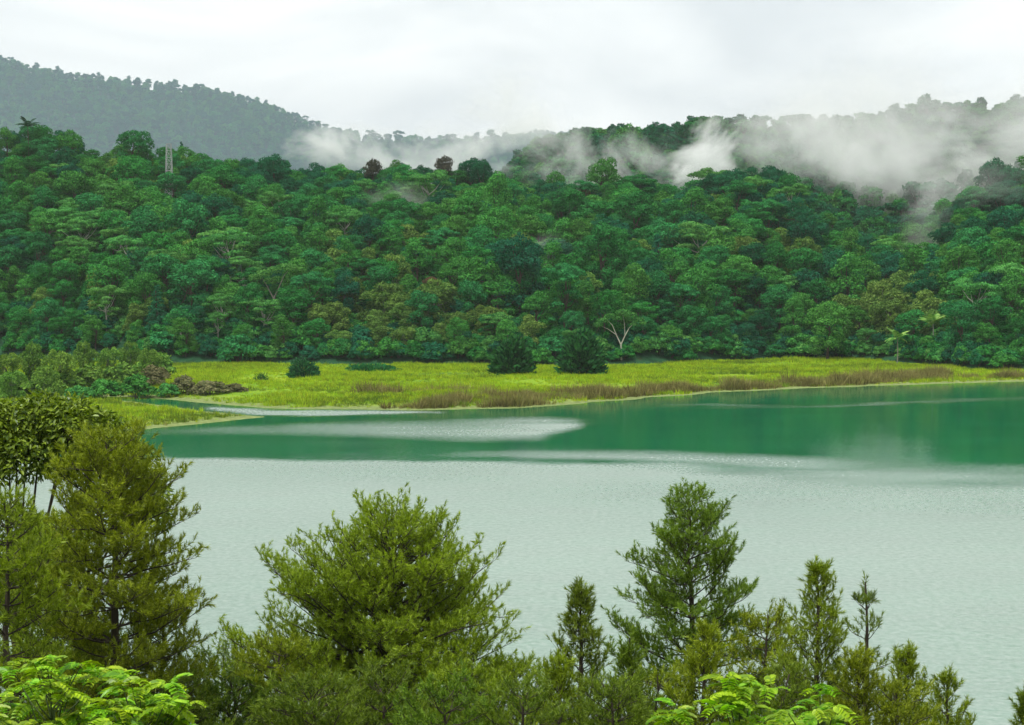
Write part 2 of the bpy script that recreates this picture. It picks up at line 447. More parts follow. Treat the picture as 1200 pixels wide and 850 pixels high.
# ------------------------------------------------------------------ the lake
xs = np.arange(-215, 216, 1.9); ys = np.concatenate([np.arange(50, 150, 1.6), np.arange(150, 360, 0.8)])
Yg, Xg = np.meshgrid(ys, xs, indexing='ij')
P = np.stack([Xg, Yg, np.zeros_like(Xg)], -1)
px, py = project(P)
nz = vnoise(Xg, Yg, 16, 31, 4); nl = vnoise(Xg * 0.35, Yg, 9, 32, 4)
def sst(a, b, x):
    q = np.clip((x - a) / (b - a), 0, 1)
    return q * q * (3 - 2 * q)
edge = np.interp(px, [-200, 180, 400, 560, 800, 860, 1000, 1200, 1500], [536, 537, 540.5, 542, 545, 551, 556, 560, 560])     # wind line across the lake
soft = np.interp(px, [0, 700, 860, 1000, 1200], [3.0, 3.4, 16, 30, 34])
nh = vnoise(Xg, Yg, 5, 33, 3)
rip = sst(-1, 1, (py - edge + nl * soft * 0.7 + nh * 1.6 + nz * 1.5) / soft)
def streak(top, bot, amt, fe=3.0, tail=4):
    tp = np.interp(px, *np.array(top, float).T); bt = np.interp(px, *np.array(bot, float).T)
    x0, x1 = top[0][0], top[-1][0]
    q = sst(-fe * .4, fe, py + nl * 3 + nh * 1.5 - tp) * sst(-fe * .4, fe, bt - py - nl * 3 - nh * 1.5)
    return amt * q * sst(x0 - 12, x0 + 12, px) * sst(x1 + tail * .5, x1 - tail * .5, px)
s1 = streak([(120, 503), (300, 495), (420, 491), (560, 488), (640, 487.5), (676, 490), (692, 494)], [(120, 512), (300, 512), (450, 517), (560, 520), (630, 517), (672, 507), (692, 498)], 1.0, 10)
s1 *= (1 + .35 * nl)
s1 *= np.interp(px, [100, 300, 520, 640, 700], [0.48, 0.52, 0.62, 0.80, 0.90])
s2 = streak([(480, 531), (560, 528), (700, 526), (800, 527), (900, 531), (1000, 536)], [(480, 535), (560, 537), (700, 540), (800, 546), (900, 552), (1000, 556)], 0.7, 8, 150)
s3 = streak([(820, 476), (960, 473), (1080, 468), (1240, 462)], [(820, 480), (960, 478), (1080, 473.5), (1240, 468)], 0.42, 3.5)
s3b = streak([(770, 473), (840, 472), (900, 474)], [(770, 476), (840, 477), (900, 477)], 0.4, 2)
s4 = streak([(240, 476), (330, 479), (430, 479), (520, 482)], [(240, 482), (330, 488), (430, 487), (520, 486)], 0.85, 3)
base = 0.05 + 0.07 * nz + 0.16 * sst(480, 560, py) * sst(900, 500, px)
rip = rip * (0.90 + 0.16 * vnoise(Xg * .5, Yg, 34, 35, 3))
rip = np.clip(np.maximum.reduce([rip, s1, s2, s3, s3b, s4, base]), 0, 1)

m, t, o = new_mat('lake_water')
rp = N(t, 'ShaderNodeAttribute', attribute_name='ripple').outputs['Fac']      # how far the wind roughens this stretch
pos = N(t, 'ShaderNodeNewGeometry').outputs['Position']
v1 = N(t, 'ShaderNodeMapping', {'Vector': pos, 'Scale': (1.0, 1.35, 1.0), 'Rotation': (0, 0, 0.35)}).outputs[0]
w1 = N(t, 'ShaderNodeTexNoise', {'Vector': v1, 'Scale': 1.15, 'Detail': 5.0, 'Roughness': 0.62, 'Distortion': 0.4}).outputs['Fac']
v2 = N(t, 'ShaderNodeMapping', {'Vector': pos, 'Scale': (0.2, 0.5, 1.0), 'Rotation': (0, 0, -0.15)}).outputs[0]
w2 = N(t, 'ShaderNodeTexNoise', {'Vector': v2, 'Scale': 0.35, 'Detail': 3.0}).outputs['Fac']
v3 = N(t, 'ShaderNodeMapping', {'Vector': pos, 'Scale': (1.0, 0.8, 1.0), 'Rotation': (0, 0, 0.12)}).outputs[0]
w3 = N(t, 'ShaderNodeTexNoise', {'Vector': v3, 'Scale': 2.2, 'Detail': 5.0, 'Roughness': 0.6, 'Distortion': 0.3}).outputs['Fac']
w3 = math_(t, 'SUBTRACT', w3, 0.5)
mix4 = math_(t, 'MULTIPLY', math_(t, 'MULTIPLY', rp, math_(t, 'SUBTRACT', 1.0, rp)), 3.4)
rp = math_(t, 'ADD', rp, math_(t, 'MULTIPLY', w3, math_(t, 'ADD', mix4, 0.10)), True)
hh = math_(t, 'ADD', w1, math_(t, 'MULTIPLY', w2, 0.5))
st = math_(t, 'ADD', 0.012, math_(t, 'MULTIPLY', rp, 0.11))
bump = N(t, 'ShaderNodeBump', {'Height': hh, 'Strength': st, 'Distance': 1.0}).outputs[0]
body = ramp(t, w2, [(0.3, (0.004, 0.110, 0.046)), (0.7, (0.007, 0.145, 0.064))])
dif = N(t, 'ShaderNodeBsdfDiffuse', {'Color': body}).outputs[0]
rough = math_(t, 'ADD', 0.035, math_(t, 'MULTIPLY', rp, 0.30))
gl = N(t, 'ShaderNodeBsdfGlossy', {'Color': (0.96, 1.0, 0.98, 1), 'Roughness': rough, 'Normal': bump}, distribution='GGX').outputs[0]
fr = N(t, 'ShaderNodeFresnel', {'IOR': math_(t, 'ADD', 1.33, math_(t, 'MULTIPLY', rp, 2.1)), 'Normal': bump}).outputs[0]
fac = math_(t, 'ADD', math_(t, 'MULTIPLY', fr, math_(t, 'SUBTRACT', 1.0, math_(t, 'MULTIPLY', rp, 0.45))), math_(t, 'MULTIPLY', rp, math_(t, 'ADD', 0.37, math_(t, 'MULTIPLY', w3, 0.45))), True)
t.links.new(N(t, 'ShaderNodeMixShader', {0: fac, 1: dif, 2: gl}).outputs[0], o.inputs[0])
tag(grid_obj('lake', Xg, Yg, np.zeros_like(Xg), m, {'ripple': rip.ravel()}), kind='structure')

# ------------------------------------------------------------------ forest tree shapes
def leaves_on(rs, centers, radii, zsq, n_per, size, jit=0.55, narrow=0.6, zmin=-0.45, droop=0.0, cull=0.62):
    """rhombic leaf sprays on the skin of a set of lobes -> (n,4,3)"""
    outv = []
    for i, (c, r) in enumerate(zip(centers, radii)):
        n = int(n_per * r * r)
        d = unit(rs.normal(size=(n, 3)))
        d[:, 2] = np.where(d[:, 2] < zmin, -d[:, 2] * 0.7, d[:, 2]); d = unit(d)
        rad = r * (0.72 + 0.38 * rs.random(n) ** 0.7)
        p = c + d * rad[:, None] * np.array([1, 1, zsq])
        keep = np.ones(n, bool)
        for j, (c2, r2) in enumerate(zip(centers, radii)):
            if j != i:
                keep &= np.linalg.norm((p - c2) / np.array([1, 1, zsq]), axis=1) > r2 * cull
        p, d = p[keep], d[keep]
        nrm = unit(d + jit * rs.normal(size=d.shape))
        tdir = np.cross(nrm, rs.normal(size=d.shape))
        if droop:
            tdir = unit(d * np.array([1, 1, 0.3])) + np.array([0, 0, -droop]) + 0.45 * rs.normal(size=d.shape)
        tdir = unit(tdir)
        b = unit(np.cross(nrm, tdir))
        s = (size * (0.6 + 0.8 * rs.random(len(p))))[:, None]
        outv.append(np.stack([p - tdir * s * 0.5, p + b * s * narrow * 0.5, p + tdir * s * 0.5, p - b * s * narrow * 0.5], 1))
    return np.concatenate(outv)

def tree_shape(kind, seed, leaf=0.5, dens=46):
    """returns (trunk MB, crown MB); nominal tree about 17 m tall, crown 12 m"""
    rs = np.random.default_rng(seed)
    zsq, narrow, droop, jit, zmin = 0.78, 0.62, 0.0, 0.36, -0.45
    C, R = [], []
    if kind in ('dome', 'fine'):
        n = 26 if kind == 'dome' else 30
        for i in range(n):
            a, e = rs.uniform(0, 6.283), math.acos(1 - rs.uniform(0, 1.15))
            rr = 4.5 * rs.uniform(0.72, 1.10)
            C.append((rr * math.sin(e) * math.cos(a), rr * math.sin(e) * math.sin(a), 10.0 + 5.0 * math.cos(e) * rs.uniform(0.8, 1.1)))
            R.append((0.9 + 1.5 * rs.random() ** 1.6) * (1 if kind == 'dome' else 0.9))
        C.append((0, 0, 11)); R.append(3.4)
        for i in range(11):
            a = rs.uniform(0, 6.283); C.append((3.4 * math.cos(a), 3.4 * math.sin(a), rs.uniform(2.6, 8.0))); R.append(rs.uniform(1.4, 2.1))
    elif kind == 'tall':
        for i in range(20):
            z = rs.uniform(4.5, 16.5); q = (z - 4.5) / 12
            rr = 3.2 * math.sqrt(max(0.05, 1 - (2 * q - 0.75) ** 2 / 1.6)); a = rs.uniform(0, 6.283)
            C.append((rr * math.cos(a), rr * math.sin(a), z)); R.append(rs.uniform(1.3, 2.1))
        C.append((0, 0, 10)); R.append(3.0); C.append((0, 0, 14)); R.append(2.4)
    elif kind == 'feather':
        narrow, droop, jit = 0.34, 0.55, 0.7
        for i in range(32):
            a, rr = rs.uniform(0, 6.283), 5.0 * math.sqrt(rs.random())
            C.append((rr * math.cos(a), rr * math.sin(a), max(1.6, rs.uniform(2.0, 14.0) - 0.16 * rr * rr))); R.append(rs.uniform(1.3, 2.3))
        C.append((0, 0, 8)); R.append(3.2)
        zsq = 0.85
    elif kind == 'layer':
        zsq, zmin = 0.42, -0.3
        for i in range(16):
            a, rr = rs.uniform(0, 6.283), 5.6 * math.sqrt(rs.random())
            C.append((rr * math.cos(a), rr * math.sin(a), 15.2 - 0.07 * rr * rr + rs.uniform(-1.8, 0.5))); R.append(rs.uniform(1.5, 2.4))
        for i in range(12):
            a = rs.uniform(0, 6.283); C.append((3.9 * math.cos(a), 3.9 * math.sin(a), rs.uniform(4, 11.5))); R.append(rs.uniform(1.2, 2.0))
    elif kind == 'cone':
        for i in range(26):
            q = i / 26; a = i * 2.4
            rr = 2.6 * (1 - q) + 0.2; C.append((rr * math.cos(a), rr * math.sin(a), 4 + 13 * q)); R.append(1.5 * (1 - q) + 0.6)
        zsq = 0.6
    elif kind == 'bushy':          # foliage down to the ground, about 6 m wide and 5 m tall
        for i in range(20):
            a, e = rs.uniform(0, 6.283), math.acos(1 - rs.uniform(0, 1.0))
            C.append((2.3 * math.sin(e) * math.cos(a), 2.3 * math.sin(e) * math.sin(a), 0.8 + 3.0 * math.cos(e))); R.append(rs.uniform(0.8, 1.3))
        C.append((0, 0, 1.6)); R.append(2.0); zmin = -0.2; dens *= 1.6
    C, R = np.array(C, float), np.array(R, float)
    crown = MB()
    crown.quads(leaves_on(rs, C, R, zsq, dens * (0.62 / leaf) ** 1.8 * (1.5 if kind == 'feather' else 1.0), leaf * (1.5 if kind == 'feather' else 1.0), jit, narrow, zmin, droop))
    # loose sprays that break the outline
    n = len(C)
    idx = rs.integers(0, n, n * 9); d = unit(rs.normal(size=(n * 9, 3)) + np.array([0, 0, 0.5]))
    p = C[idx] + d * (R[idx] * rs.uniform(1.0, 1.3, n * 9))[:, None] * np.array([1, 1, zsq])
    tdir = unit(d + 0.5 * rs.normal(size=d.shape)); b = unit(np.cross(tdir, rs.normal(size=d.shape)))
    s = leaf * 1.1
    crown.quads(np.stack([p - tdir * s * 0.5, p + b * s * 0.28, p + tdir * s * 0.5, p - b * s * 0.28], 1))
    trunk = MB()
    if kind == 'bushy':
        for a in range(5):
            e = np.array([1.2 * math.cos(a * 1.26), 1.2 * math.sin(a * 1.26), 2.2])
            trunk.tube([np.array([0, 0, -0.4]), e * 0.5, e], [0.09, 0.06, 0.03], 4)
        return trunk, crown
    zt = 9.5 if kind != 'cone' else 15.0
    lean = rs.normal(size=2) * 0.5
    path = [np.array([lean[0] * q * q, lean[1] * q * q, -0.8 + (zt + 0.8) * q]) for q in np.linspace(0, 1, 6)]
    trunk.tube(path, np.linspace(0.36, 0.16, 6), 7)
    if kind != 'cone':
        for i in rs.permutation(len(C))[:9]:
            s0 = path[3] + (path[5] - path[3]) * rs.random()
            e = C[i]; mid = s0 * 0.5 + e * 0.5 + np.array([0, 0, -0.5])
            trunk.tube([s0, mid, e, e + (e - mid) * 0.25], [0.15, 0.10, 0.06, 0.02], 5)
    return trunk, crown

SHAPES = {}
def shape(kind, seed, leaf=0.5, dens=46):
    k = (kind, seed, leaf)
    if k not in SHAPES:
        a, b = tree_shape(kind, seed, leaf, dens)
        SHAPES[k] = (a.build('trunk', M['bark'], link=False).data, b.build('crown', M['green'], link=False).data, {})
    return SHAPES[k]
def crown_mesh(kind, seed, mat, leaf=0.5):
    s = shape(kind, seed, leaf)
    if mat not in s[2]:
        me = s[1].copy(); me.materials.clear(); me.materials.append(M[mat]); s[2][mat] = me
    return s[2][mat]
def trunk_mesh(kind, seed, mat='bark', leaf=0.5):
    s = shape(kind, seed, leaf)
    key = 'trunk_' + mat
    if key not in s[2]:
        me = s[0].copy(); me.materials.clear(); me.materials.append(M[mat]); s[2][key] = me
    return s[2][key]
def put_tree(name, loc, kind, seed, mat, sc, rz, label, cat='tree', group=None, tmat='bark', zs=1.0, leaf=0.5):
    a = (math.sin(loc[0] * 12.9 + loc[1] * 78.2) * 43758.5) % 1.0
    e = empty(name, loc, rz); e.scale = (sc * (0.84 + 0.36 * a), sc * (1.2 - 0.36 * a), sc * zs)
    child('trunk', trunk_mesh(kind, seed, tmat, leaf), e)
    child('crown', crown_mesh(kind, seed, mat, leaf), e)
    return tag(e, label, cat, group)

# kinds of forest tree: (shape, seeds, leaf colour, words)
KIND = {
    'emerald': ('dome', (1, 2, 3), 'emerald', 'emerald tree with lumpy domed crown'),
    'green': ('dome', (4, 5), 'green', 'fresh green broad round-crowned tree'),
    'tall': ('tall', (6, 7), 'green', 'slender green tree with tall oval crown'),
    'deep': ('fine', (8, 9), 'deep', 'dark blue-green tree with tight round crown'),
    'olive': ('feather', (10, 11), 'olive', 'olive tree with drooping feathery sprays'),
    'light': ('layer', (12, 13), 'light', 'pale green tree with flat leaf layers'),
    'layer': ('layer', (14,), 'emerald', 'emerald umbrella-shaped tree'),
    'russet': ('dome', (2,), 'russet', 'rusty brown-leaved tree with a rounded crown'),
    'cone': ('cone', (15,), 'deep', 'dark pointed conical tree'),
}
# where the photograph shows a stand of one kind: (px, row, rx, ry, kind, share)
ZONES = [(450, 365, 85, 35, 'olive', .85), (545, 355, 50, 35, 'olive', .8), (120, 345, 75, 22, 'olive', .7), (1060, 345, 75, 26, 'olive', .75), (300, 365, 60, 28, 'light', .5),
         (640, 375, 70, 28, 'light', .35), (960, 375, 45, 28, 'green', .6), (1000, 320, 60, 25, 'deep', .5), (40, 380, 70, 25, 'emerald', .7), (560, 250, 90, 30, 'green', .4),
         (240, 300, 90, 30, 'light', .4), (345, 205, 45, 28, 'deep', .8), (480, 200, 90, 18, 'deep', .6), (880, 215, 70, 20, 'deep', .8), (1150, 240, 80, 35, 'deep', .6), (900, 290, 60, 25, 'olive', .3),
         (110, 265, 60, 30, 'light', .35), (440, 290, 60, 25, 'olive', .35)]
def kind_at(x, y, rs):
    for zx, zy, rx, ry, k, s in ZONES:
        if ((x - zx) / rx) ** 2 + ((y - zy) / ry) ** 2 < 1 and rs.random() < s:
            return k
    return rs.choice(['emerald', 'green', 'tall', 'deep', 'olive', 'light', 'layer', 'cone'], p=[.32, .22, .16, .16, .04, .04, .05, .01])

# ---- scatter trees over the slope, then tell the ones that show from the rest
rs = np.random.default_rng(21)
cand = []
Yrow = 372.0
while Yrow < 640:
    half = 0.40 * Yrow
    stp = 8.0
    x = -half + rs.uniform(0, stp)
    while x < half:
        X, Y = x + rs.normal() * 1.9, Yrow + rs.normal() * 1.9
        px_ = 600 + F * X / Y
        if Y > foot_y(px_) + 3 and Y < RIDGE_Y(px_) + 38:
            cand.append((X, Y))
        x += stp
    Yrow += 7.6
cand = np.array(cand)
cz = slope_z(cand[:, 0], cand[:, 1])
cs = rs.uniform(0.56, 1.02, len(cand)) ** 1.0 * np.where(rs.random(len(cand)) < .12, 1.25, 1.0) * (1 + 0.12 * vnoise(cand[:, 0], cand[:, 1], 40, 41))
# the foot of the wood is lower
cpx, _ = project(np.stack([cand[:, 0], cand[:, 1], cz], -1))
cs *= np.interp(cand[:, 1] - foot_y(cpx), [0, 10, 26], [0.55, 0.75, 1.0])
cs *= np.where((cpx > 950) & (cpx < 1100) & (cand[:, 1] > 540), 0.7, 1.0)
_, ctop = project(np.stack([cand[:, 0], cand[:, 1], cz + 16 * cs], -1))
keep = ~((np.abs(cpx - 200) < 16) & (cand[:, 1] < 552) & (ctop < 198)) & ~((cpx > 1015) & (cpx < 1062) & (cand[:, 1] > 566) & (cand[:, 1] < 606))           # clearing with the building
cand, cz, cs, cpx = cand[keep], cz[keep], cs[keep], cpx[keep]
_, crow = project(np.stack([cand[:, 0], cand[:, 1], cz + 11 * cs], -1))
order = np.argsort(cand[:, 1])
buf = np.zeros((300, 440), bool)                # coarse picture: which trees show (4-px cells, px -280..1480)
vis = np.zeros(len(cand))
gx, gy = np.meshgrid(np.arange(440) * 4 - 280, np.arange(300) * 4 - 200)
for i in order:
    k = F / cand[i, 1] * cs[i]
    x0, x1 = int((cpx[i] - 6 * k + 280) / 4), int((cpx[i] + 6 * k + 280) / 4) + 1
    y0, y1 = int((crow[i] - 6 * k + 200) / 4), int((crow[i] + 6 * k + 200) / 4) + 1
    x0, y0 = max(x0, 0), max(y0, 0)
    sx, sy = gx[y0:y1, x0:x1], gy[y0:y1, x0:x1]
    ell = ((sx - cpx[i]) / (5.5 * k)) ** 2 + ((sy - crow[i]) / (5.5 * k)) ** 2 < 1
    inf = (sx > 0) & (sx < 1200)
    vis[i] = (ell & inf & ~buf[y0:y1, x0:x1]).sum()
    buf[y0:y1, x0:x1] |= ell
NIND = 255
shown = set(np.argsort(-vis)[:NIND].tolist())
def column_words(x):
    for lim, wd in ((110, 'below the ridge palm'), (250, 'below the mast'), (380, 'below the dark dome tree'), (480, 'behind the flat meadow bush'), (560, 'below the plum-brown trees'), (640, 'behind the slimmer dark bush'),
                    (710, 'behind the denser dark bush'), (770, 'behind the forked tree'), (870, 'below the bright steam puff'), (960, 'below the thin mist'), (1040, 'above the tall reed bed'), (1130, 'above the small palm')):
        if x < lim: return wd
    return 'above the slim-trunked tree'
def row_words(y):
    return 'low down' if y > 375 else 'lower slope' if y > 335 else 'halfway up' if y > 285 else 'upper slope' if y > 235 else 'near the ridge'
def size_words(v):
    return 'big ' if v > 0.98 else 'small ' if v < 0.68 else ''
rest = []
for i in order:
    r2 = np.random.default_rng(1000 + int(i))
    kd = kind_at(cpx[i], crow[i], r2)
    if kd == 'layer' and crow[i] < 200: kd = 'emerald'
    sh, seeds, mt, words = KIND[kd]
    sd_ = int(r2.choice(seeds)); rz = r2.uniform(0, 6.283); zs = r2.uniform(0.88, 1.15)
    if int(i) in shown:
        put_tree('forest_tree', (cand[i, 0], cand[i, 1], cz[i] - 0.2), sh, sd_, mt, float(cs[i]), rz,
                 f'{size_words(cs[i])}{words}, {row_words(crow[i])} {column_words(cpx[i])}', 'tree', 'forest trees on the slope', zs=zs,
                 tmat='palebark' if kd == 'light' else 'palegreybark' if kd == 'olive' else 'bark')
    else:
        rest.append((cand[i, 0], cand[i, 1], cz[i] - 0.2, cs[i], rz, kd, sd_))

# ------------------------------------------------------------------ masses of trees: instanced on points
def collection_of(name, entries):
    """entries: list of (trunk mesh, crown mesh, crown material) -> unlinked collection of joined trees"""
    c = bpy.data.collections.new(name)
    for i, (a, b, mt) in enumerate(entries):
        va = np.empty(len(a.vertices) * 3, np.float32); a.vertices.foreach_get('co', va)
        vb = np.empty(len(b.vertices) * 3, np.float32); b.vertices.foreach_get('co', vb)
        fa = np.empty(len(a.loops), np.int32); a.loops.foreach_get('vertex_index', fa)
        fb = np.empty(len(b.loops), np.int32); b.loops.foreach_get('vertex_index', fb)
        fa = fa.reshape(-1, 4); fb = fb.reshape(-1, 4) + len(a.vertices)
        ob = mesh_obj(f'{name}_{i:02d}', np.concatenate([va.reshape(-1, 3), vb.reshape(-1, 3)]), np.concatenate([fa, fb]), [M['bark'], M[mt]],
                      mat_idx=np.concatenate([np.zeros(len(fa)), np.ones(len(fb))]), link=False)
        c.objects.link(ob)
    return c
def scatter(name, pts, scl, rot, idx, coll, kind='stuff', label=None, cat=None):
    me = bpy.data.meshes.new(name)
    me.vertices.add(len(pts)); me.vertices.foreach_set('co', np.asarray(pts, np.float32).ravel())
    for k, typ, v in (('sc', 'FLOAT', scl), ('rz', 'FLOAT', rot), ('pick', 'INT', idx)):
        a = me.attributes.new(k, typ, 'POINT')
        a.data.foreach_set('value', np.asarray(v, np.float32 if typ == 'FLOAT' else np.int32))
    o = bpy.data.objects.new(name, me); COL.objects.link(o)
    ng = bpy.data.node_groups.new(name + '_scatter', 'GeometryNodeTree')
    ng.interface.new_socket('Geometry', in_out='INPUT', socket_type='NodeSocketGeometry')
    ng.interface.new_socket('Geometry', in_out='OUTPUT', socket_type='NodeSocketGeometry')
    gi, go = ng.nodes.new('NodeGroupInput'), ng.nodes.new('NodeGroupOutput')
    ci = ng.nodes.new('GeometryNodeCollectionInfo'); ci.inputs['Collection'].default_value = coll
    ci.inputs['Separate Children'].default_value = True; ci.inputs['Reset Children'].default_value = True
    ip = ng.nodes.new('GeometryNodeInstanceOnPoints'); ip.inputs['Pick Instance'].default_value = True
    def named(k, typ):
        n = ng.nodes.new('GeometryNodeInputNamedAttribute'); n.data_type = typ; n.inputs['Name'].default_value = k
        return [s for s in n.outputs if s.enabled][0]
    cx = ng.nodes.new('ShaderNodeCombineXYZ'); ng.links.new(named('rz', 'FLOAT'), cx.inputs[2])
    ng.links.new(gi.outputs[0], ip.inputs['Points']); ng.links.new(ci.outputs[0], ip.inputs['Instance'])
    ng.links.new(named('pick', 'INT'), ip.inputs['Instance Index']); ng.links.new(cx.outputs[0], ip.inputs['Rotation'])
    ng.links.new(named('sc', 'FLOAT'), ip.inputs['Scale']); ng.links.new(ip.outputs[0], go.inputs[0])
    md = o.modifiers.new('scatter', 'NODES'); md.node_group = ng
    return tag(o, label, cat, None, kind)

keys = [(k, s) for k in ('emerald', 'green', 'tall', 'deep', 'olive', 'light', 'layer', 'cone') for s in KIND[k][1]]
wood = collection_of('wood_tree', [(shape(KIND[k][0], s)[0], shape(KIND[k][0], s)[1], KIND[k][2]) for k, s in keys])
scatter('forest', [r[:3] for r in rest], [r[3] for r in rest], [r[4] for r in rest], [keys.index((r[5], r[6])) for r in rest], wood,
        label='dense green forest filling the slope between the taller trees', cat='forest')

under = collection_of('under_shrub', [(shape('bushy', s, .5)[0], shape('bushy', s, .5)[1], m_) for s, m_ in ((31, 'emerald'), (32, 'green'), (33, 'deep'), (31, 'deep'), (32, 'light'))])
rs = np.random.default_rng(15)
U = np.column_stack([rs.uniform(-220, 220, 16000), rs.uniform(372, 620, 16000)])
upx = 600 + F * U[:, 0] / U[:, 1]
uf = U[:, 1] - foot_y(upx)
k = (upx > -120) & (upx < 1320) & (uf > 2.5) & (U[:, 1] < RIDGE_Y(upx) + 20) & (rs.random(len(U)) < np.where(uf < 45, .9, .22))
U = U[k]
scatter('undergrowth', np.column_stack([U, slope_z(U[:, 0], U[:, 1]) - .15]), rs.uniform(.4, 1.05, len(U)), rs.uniform(0, 6.28, len(U)), rs.integers(0, 5, len(U)), under,
        label='tangled green undergrowth beneath the forest trees', cat='undergrowth')

# coarser trees for the ridges behind
fkeys = [('dome', 51, 'emerald'), ('dome', 52, 'emerald'), ('fine', 53, 'deep'), ('tall', 54, 'deep'), ('layer', 55, 'deep'), ('feather', 56, 'green')]
farwood = collection_of('far_tree', [(shape(k, s, 1.15)[0], shape(k, s, 1.15)[1], m_) for k, s, m_ in fkeys])
def jitter_grid(y0, y1, px0, px1, stp, r):
    out_, y = [], y0
    while y < y1:
        x = (px0 - 600) / F * y
        while x < (px1 - 600) / F * y:
            out_.append((x + r.normal() * stp * 0.28, y + r.normal() * stp * 0.28)); x += stp
        y += stp
    return np.array(out_)
rs = np.random.default_rng(5)
P = jitter_grid(660, 1012, 480, 1330, 9.0, rs)
pz = slope_z(P[:, 0], P[:, 1])
ppx, prow = project(np.stack([P[:, 0], P[:, 1], pz + 14], -1))
k = prow < RIDGE_TOP(ppx) + 22
P, pz = P[k], pz[k]
scatter('ridge_forest', np.column_stack([P, pz - 0.4]), rs.uniform(0.65, 1.05, len(P)) * np.where(rs.random(len(P)) < 0.06, 1.3, 1), rs.uniform(0, 6.28, len(P)), rs.integers(0, 6, len(P)), farwood,
        label='misty forest covering the ridge behind the slope', cat='forest')
P = jitter_grid(1420, 1905, -190, 760, 7.6, rs)
pz = far_z(P[:, 0], P[:, 1])
ppx, prow = project(np.stack([P[:, 0], P[:, 1], pz + 12], -1))
k = prow < RIDGE_TOP(ppx) + 12
P, pz = P[k], pz[k]
scatter('far_hill_forest', np.column_stack([P, pz - 0.4]), rs.uniform(0.40, 0.78, len(P)) * np.where(rs.random(len(P)) < 0.04, 1.35, 1), rs.uniform(0, 6.28, len(P)), rs.integers(0, 6, len(P)), farwood,
        label='blue-grey hazy forest covering the distant hill', cat='forest')

# ------------------------------------------------------------------ single trees of the slope that stand out
def slope_tree(pxl, rowtop, Y, name, kd, sc, label, tmat='bark', zs=1.0, mat=None, seed=None):
    X = (pxl - 600) / F * Y
    z = ground_z(X, Y)
    sh, seeds, mt, _ = KIND[kd]
    top = float(row_z(rowtop, Y)) - z           # height wanted
    if top > 4:
        zs = np.clip(top / (16.5 * sc), 0.6, 1.9)
    return put_tree(name, (X, Y, z - 0.3), sh, seed or seeds[0], mat or mt, sc, pxl * 0.7, label, 'tree', None, tmat, zs)
slope_tree(322, 178, 556, 'broad_crowned_tree', 'deep', 1.15, 'big dark dome-crowned tree standing above the ridge beside the russet tree')
slope_tree(265, 196, 552, 'russet_tree', 'russet', 0.62, 'grey-brown leafed tree on the ridge between the mast and the big dark dome', mat='plum')
slope_tree(318, 214, 538, 'russet_tree', 'russet', 0.6, 'rusty brown tree directly below the big dark dome-crowned ridge tree')
slope_tree(505, 322, 440, 'russet_tree', 'russet', 0.5, 'small red-brown topped tree at the top of the olive stand')
slope_tree(46, 277, 500, 'russet_tree', 'russet', 0.42, 'small brick-red crowned tree among green crowns under the dark ridge palm')
slope_tree(684, 216, 575, 'russet_tree', 'russet', 0.5, 'rusty tree on the ridge below the drifting white mist')
slope_tree(438, 184, 580, 'plum_tree', 'russet', 0.8, 'dusky plum-brown tree on the ridge skyline in front of mist', mat='plum')
slope_tree(520, 180, 582, 'plum_tree', 'russet', 0.8, 'dusky brown round tree, second of the pair on the misty skyline', mat='plum')
slope_tree(565, 184, 578, 'skyline_tree', 'deep', 0.9, 'dark green tree on the skyline against the thickest white mist')
slope_tree(860, 195, 566, 'skyline_tree', 'deep', 0.95, 'dark lumpy tree on the ridge directly under the bright steam puff')
slope_tree(925, 202, 566, 'skyline_tree', 'emerald', 0.95, 'rounded dark tree at the end of the ridge above the misty gap')
slope_tree(215, 156, 592, 'conifer_tree', 'cone', 0.62, 'dark pointed conifer rising from the ridge beside the lattice mast')
slope_tree(196, 268, 500, 'umbrella_tree', 'layer', 0.85, 'flat-topped umbrella tree with pale forked limbs halfway up below the mast', 'palebark')
slope_tree(75, 215, 545, 'pale_limbed_tree', 'light', 0.8, 'thin-leaved tree with pale bare limbs near the ridge top', 'palebark')
slope_tree(1178, 335, 402, 'slim_trunked_tree', 'tall', 0.72, 'oval-crowned tree on a slim pale bare trunk beyond the small palm', 'palebark')
slope_tree(970, 348, 420, 'broad_green_tree', 'green', 1.0, 'bright broad round-crowned tree at the wood edge behind the meadow reeds', seed=5)

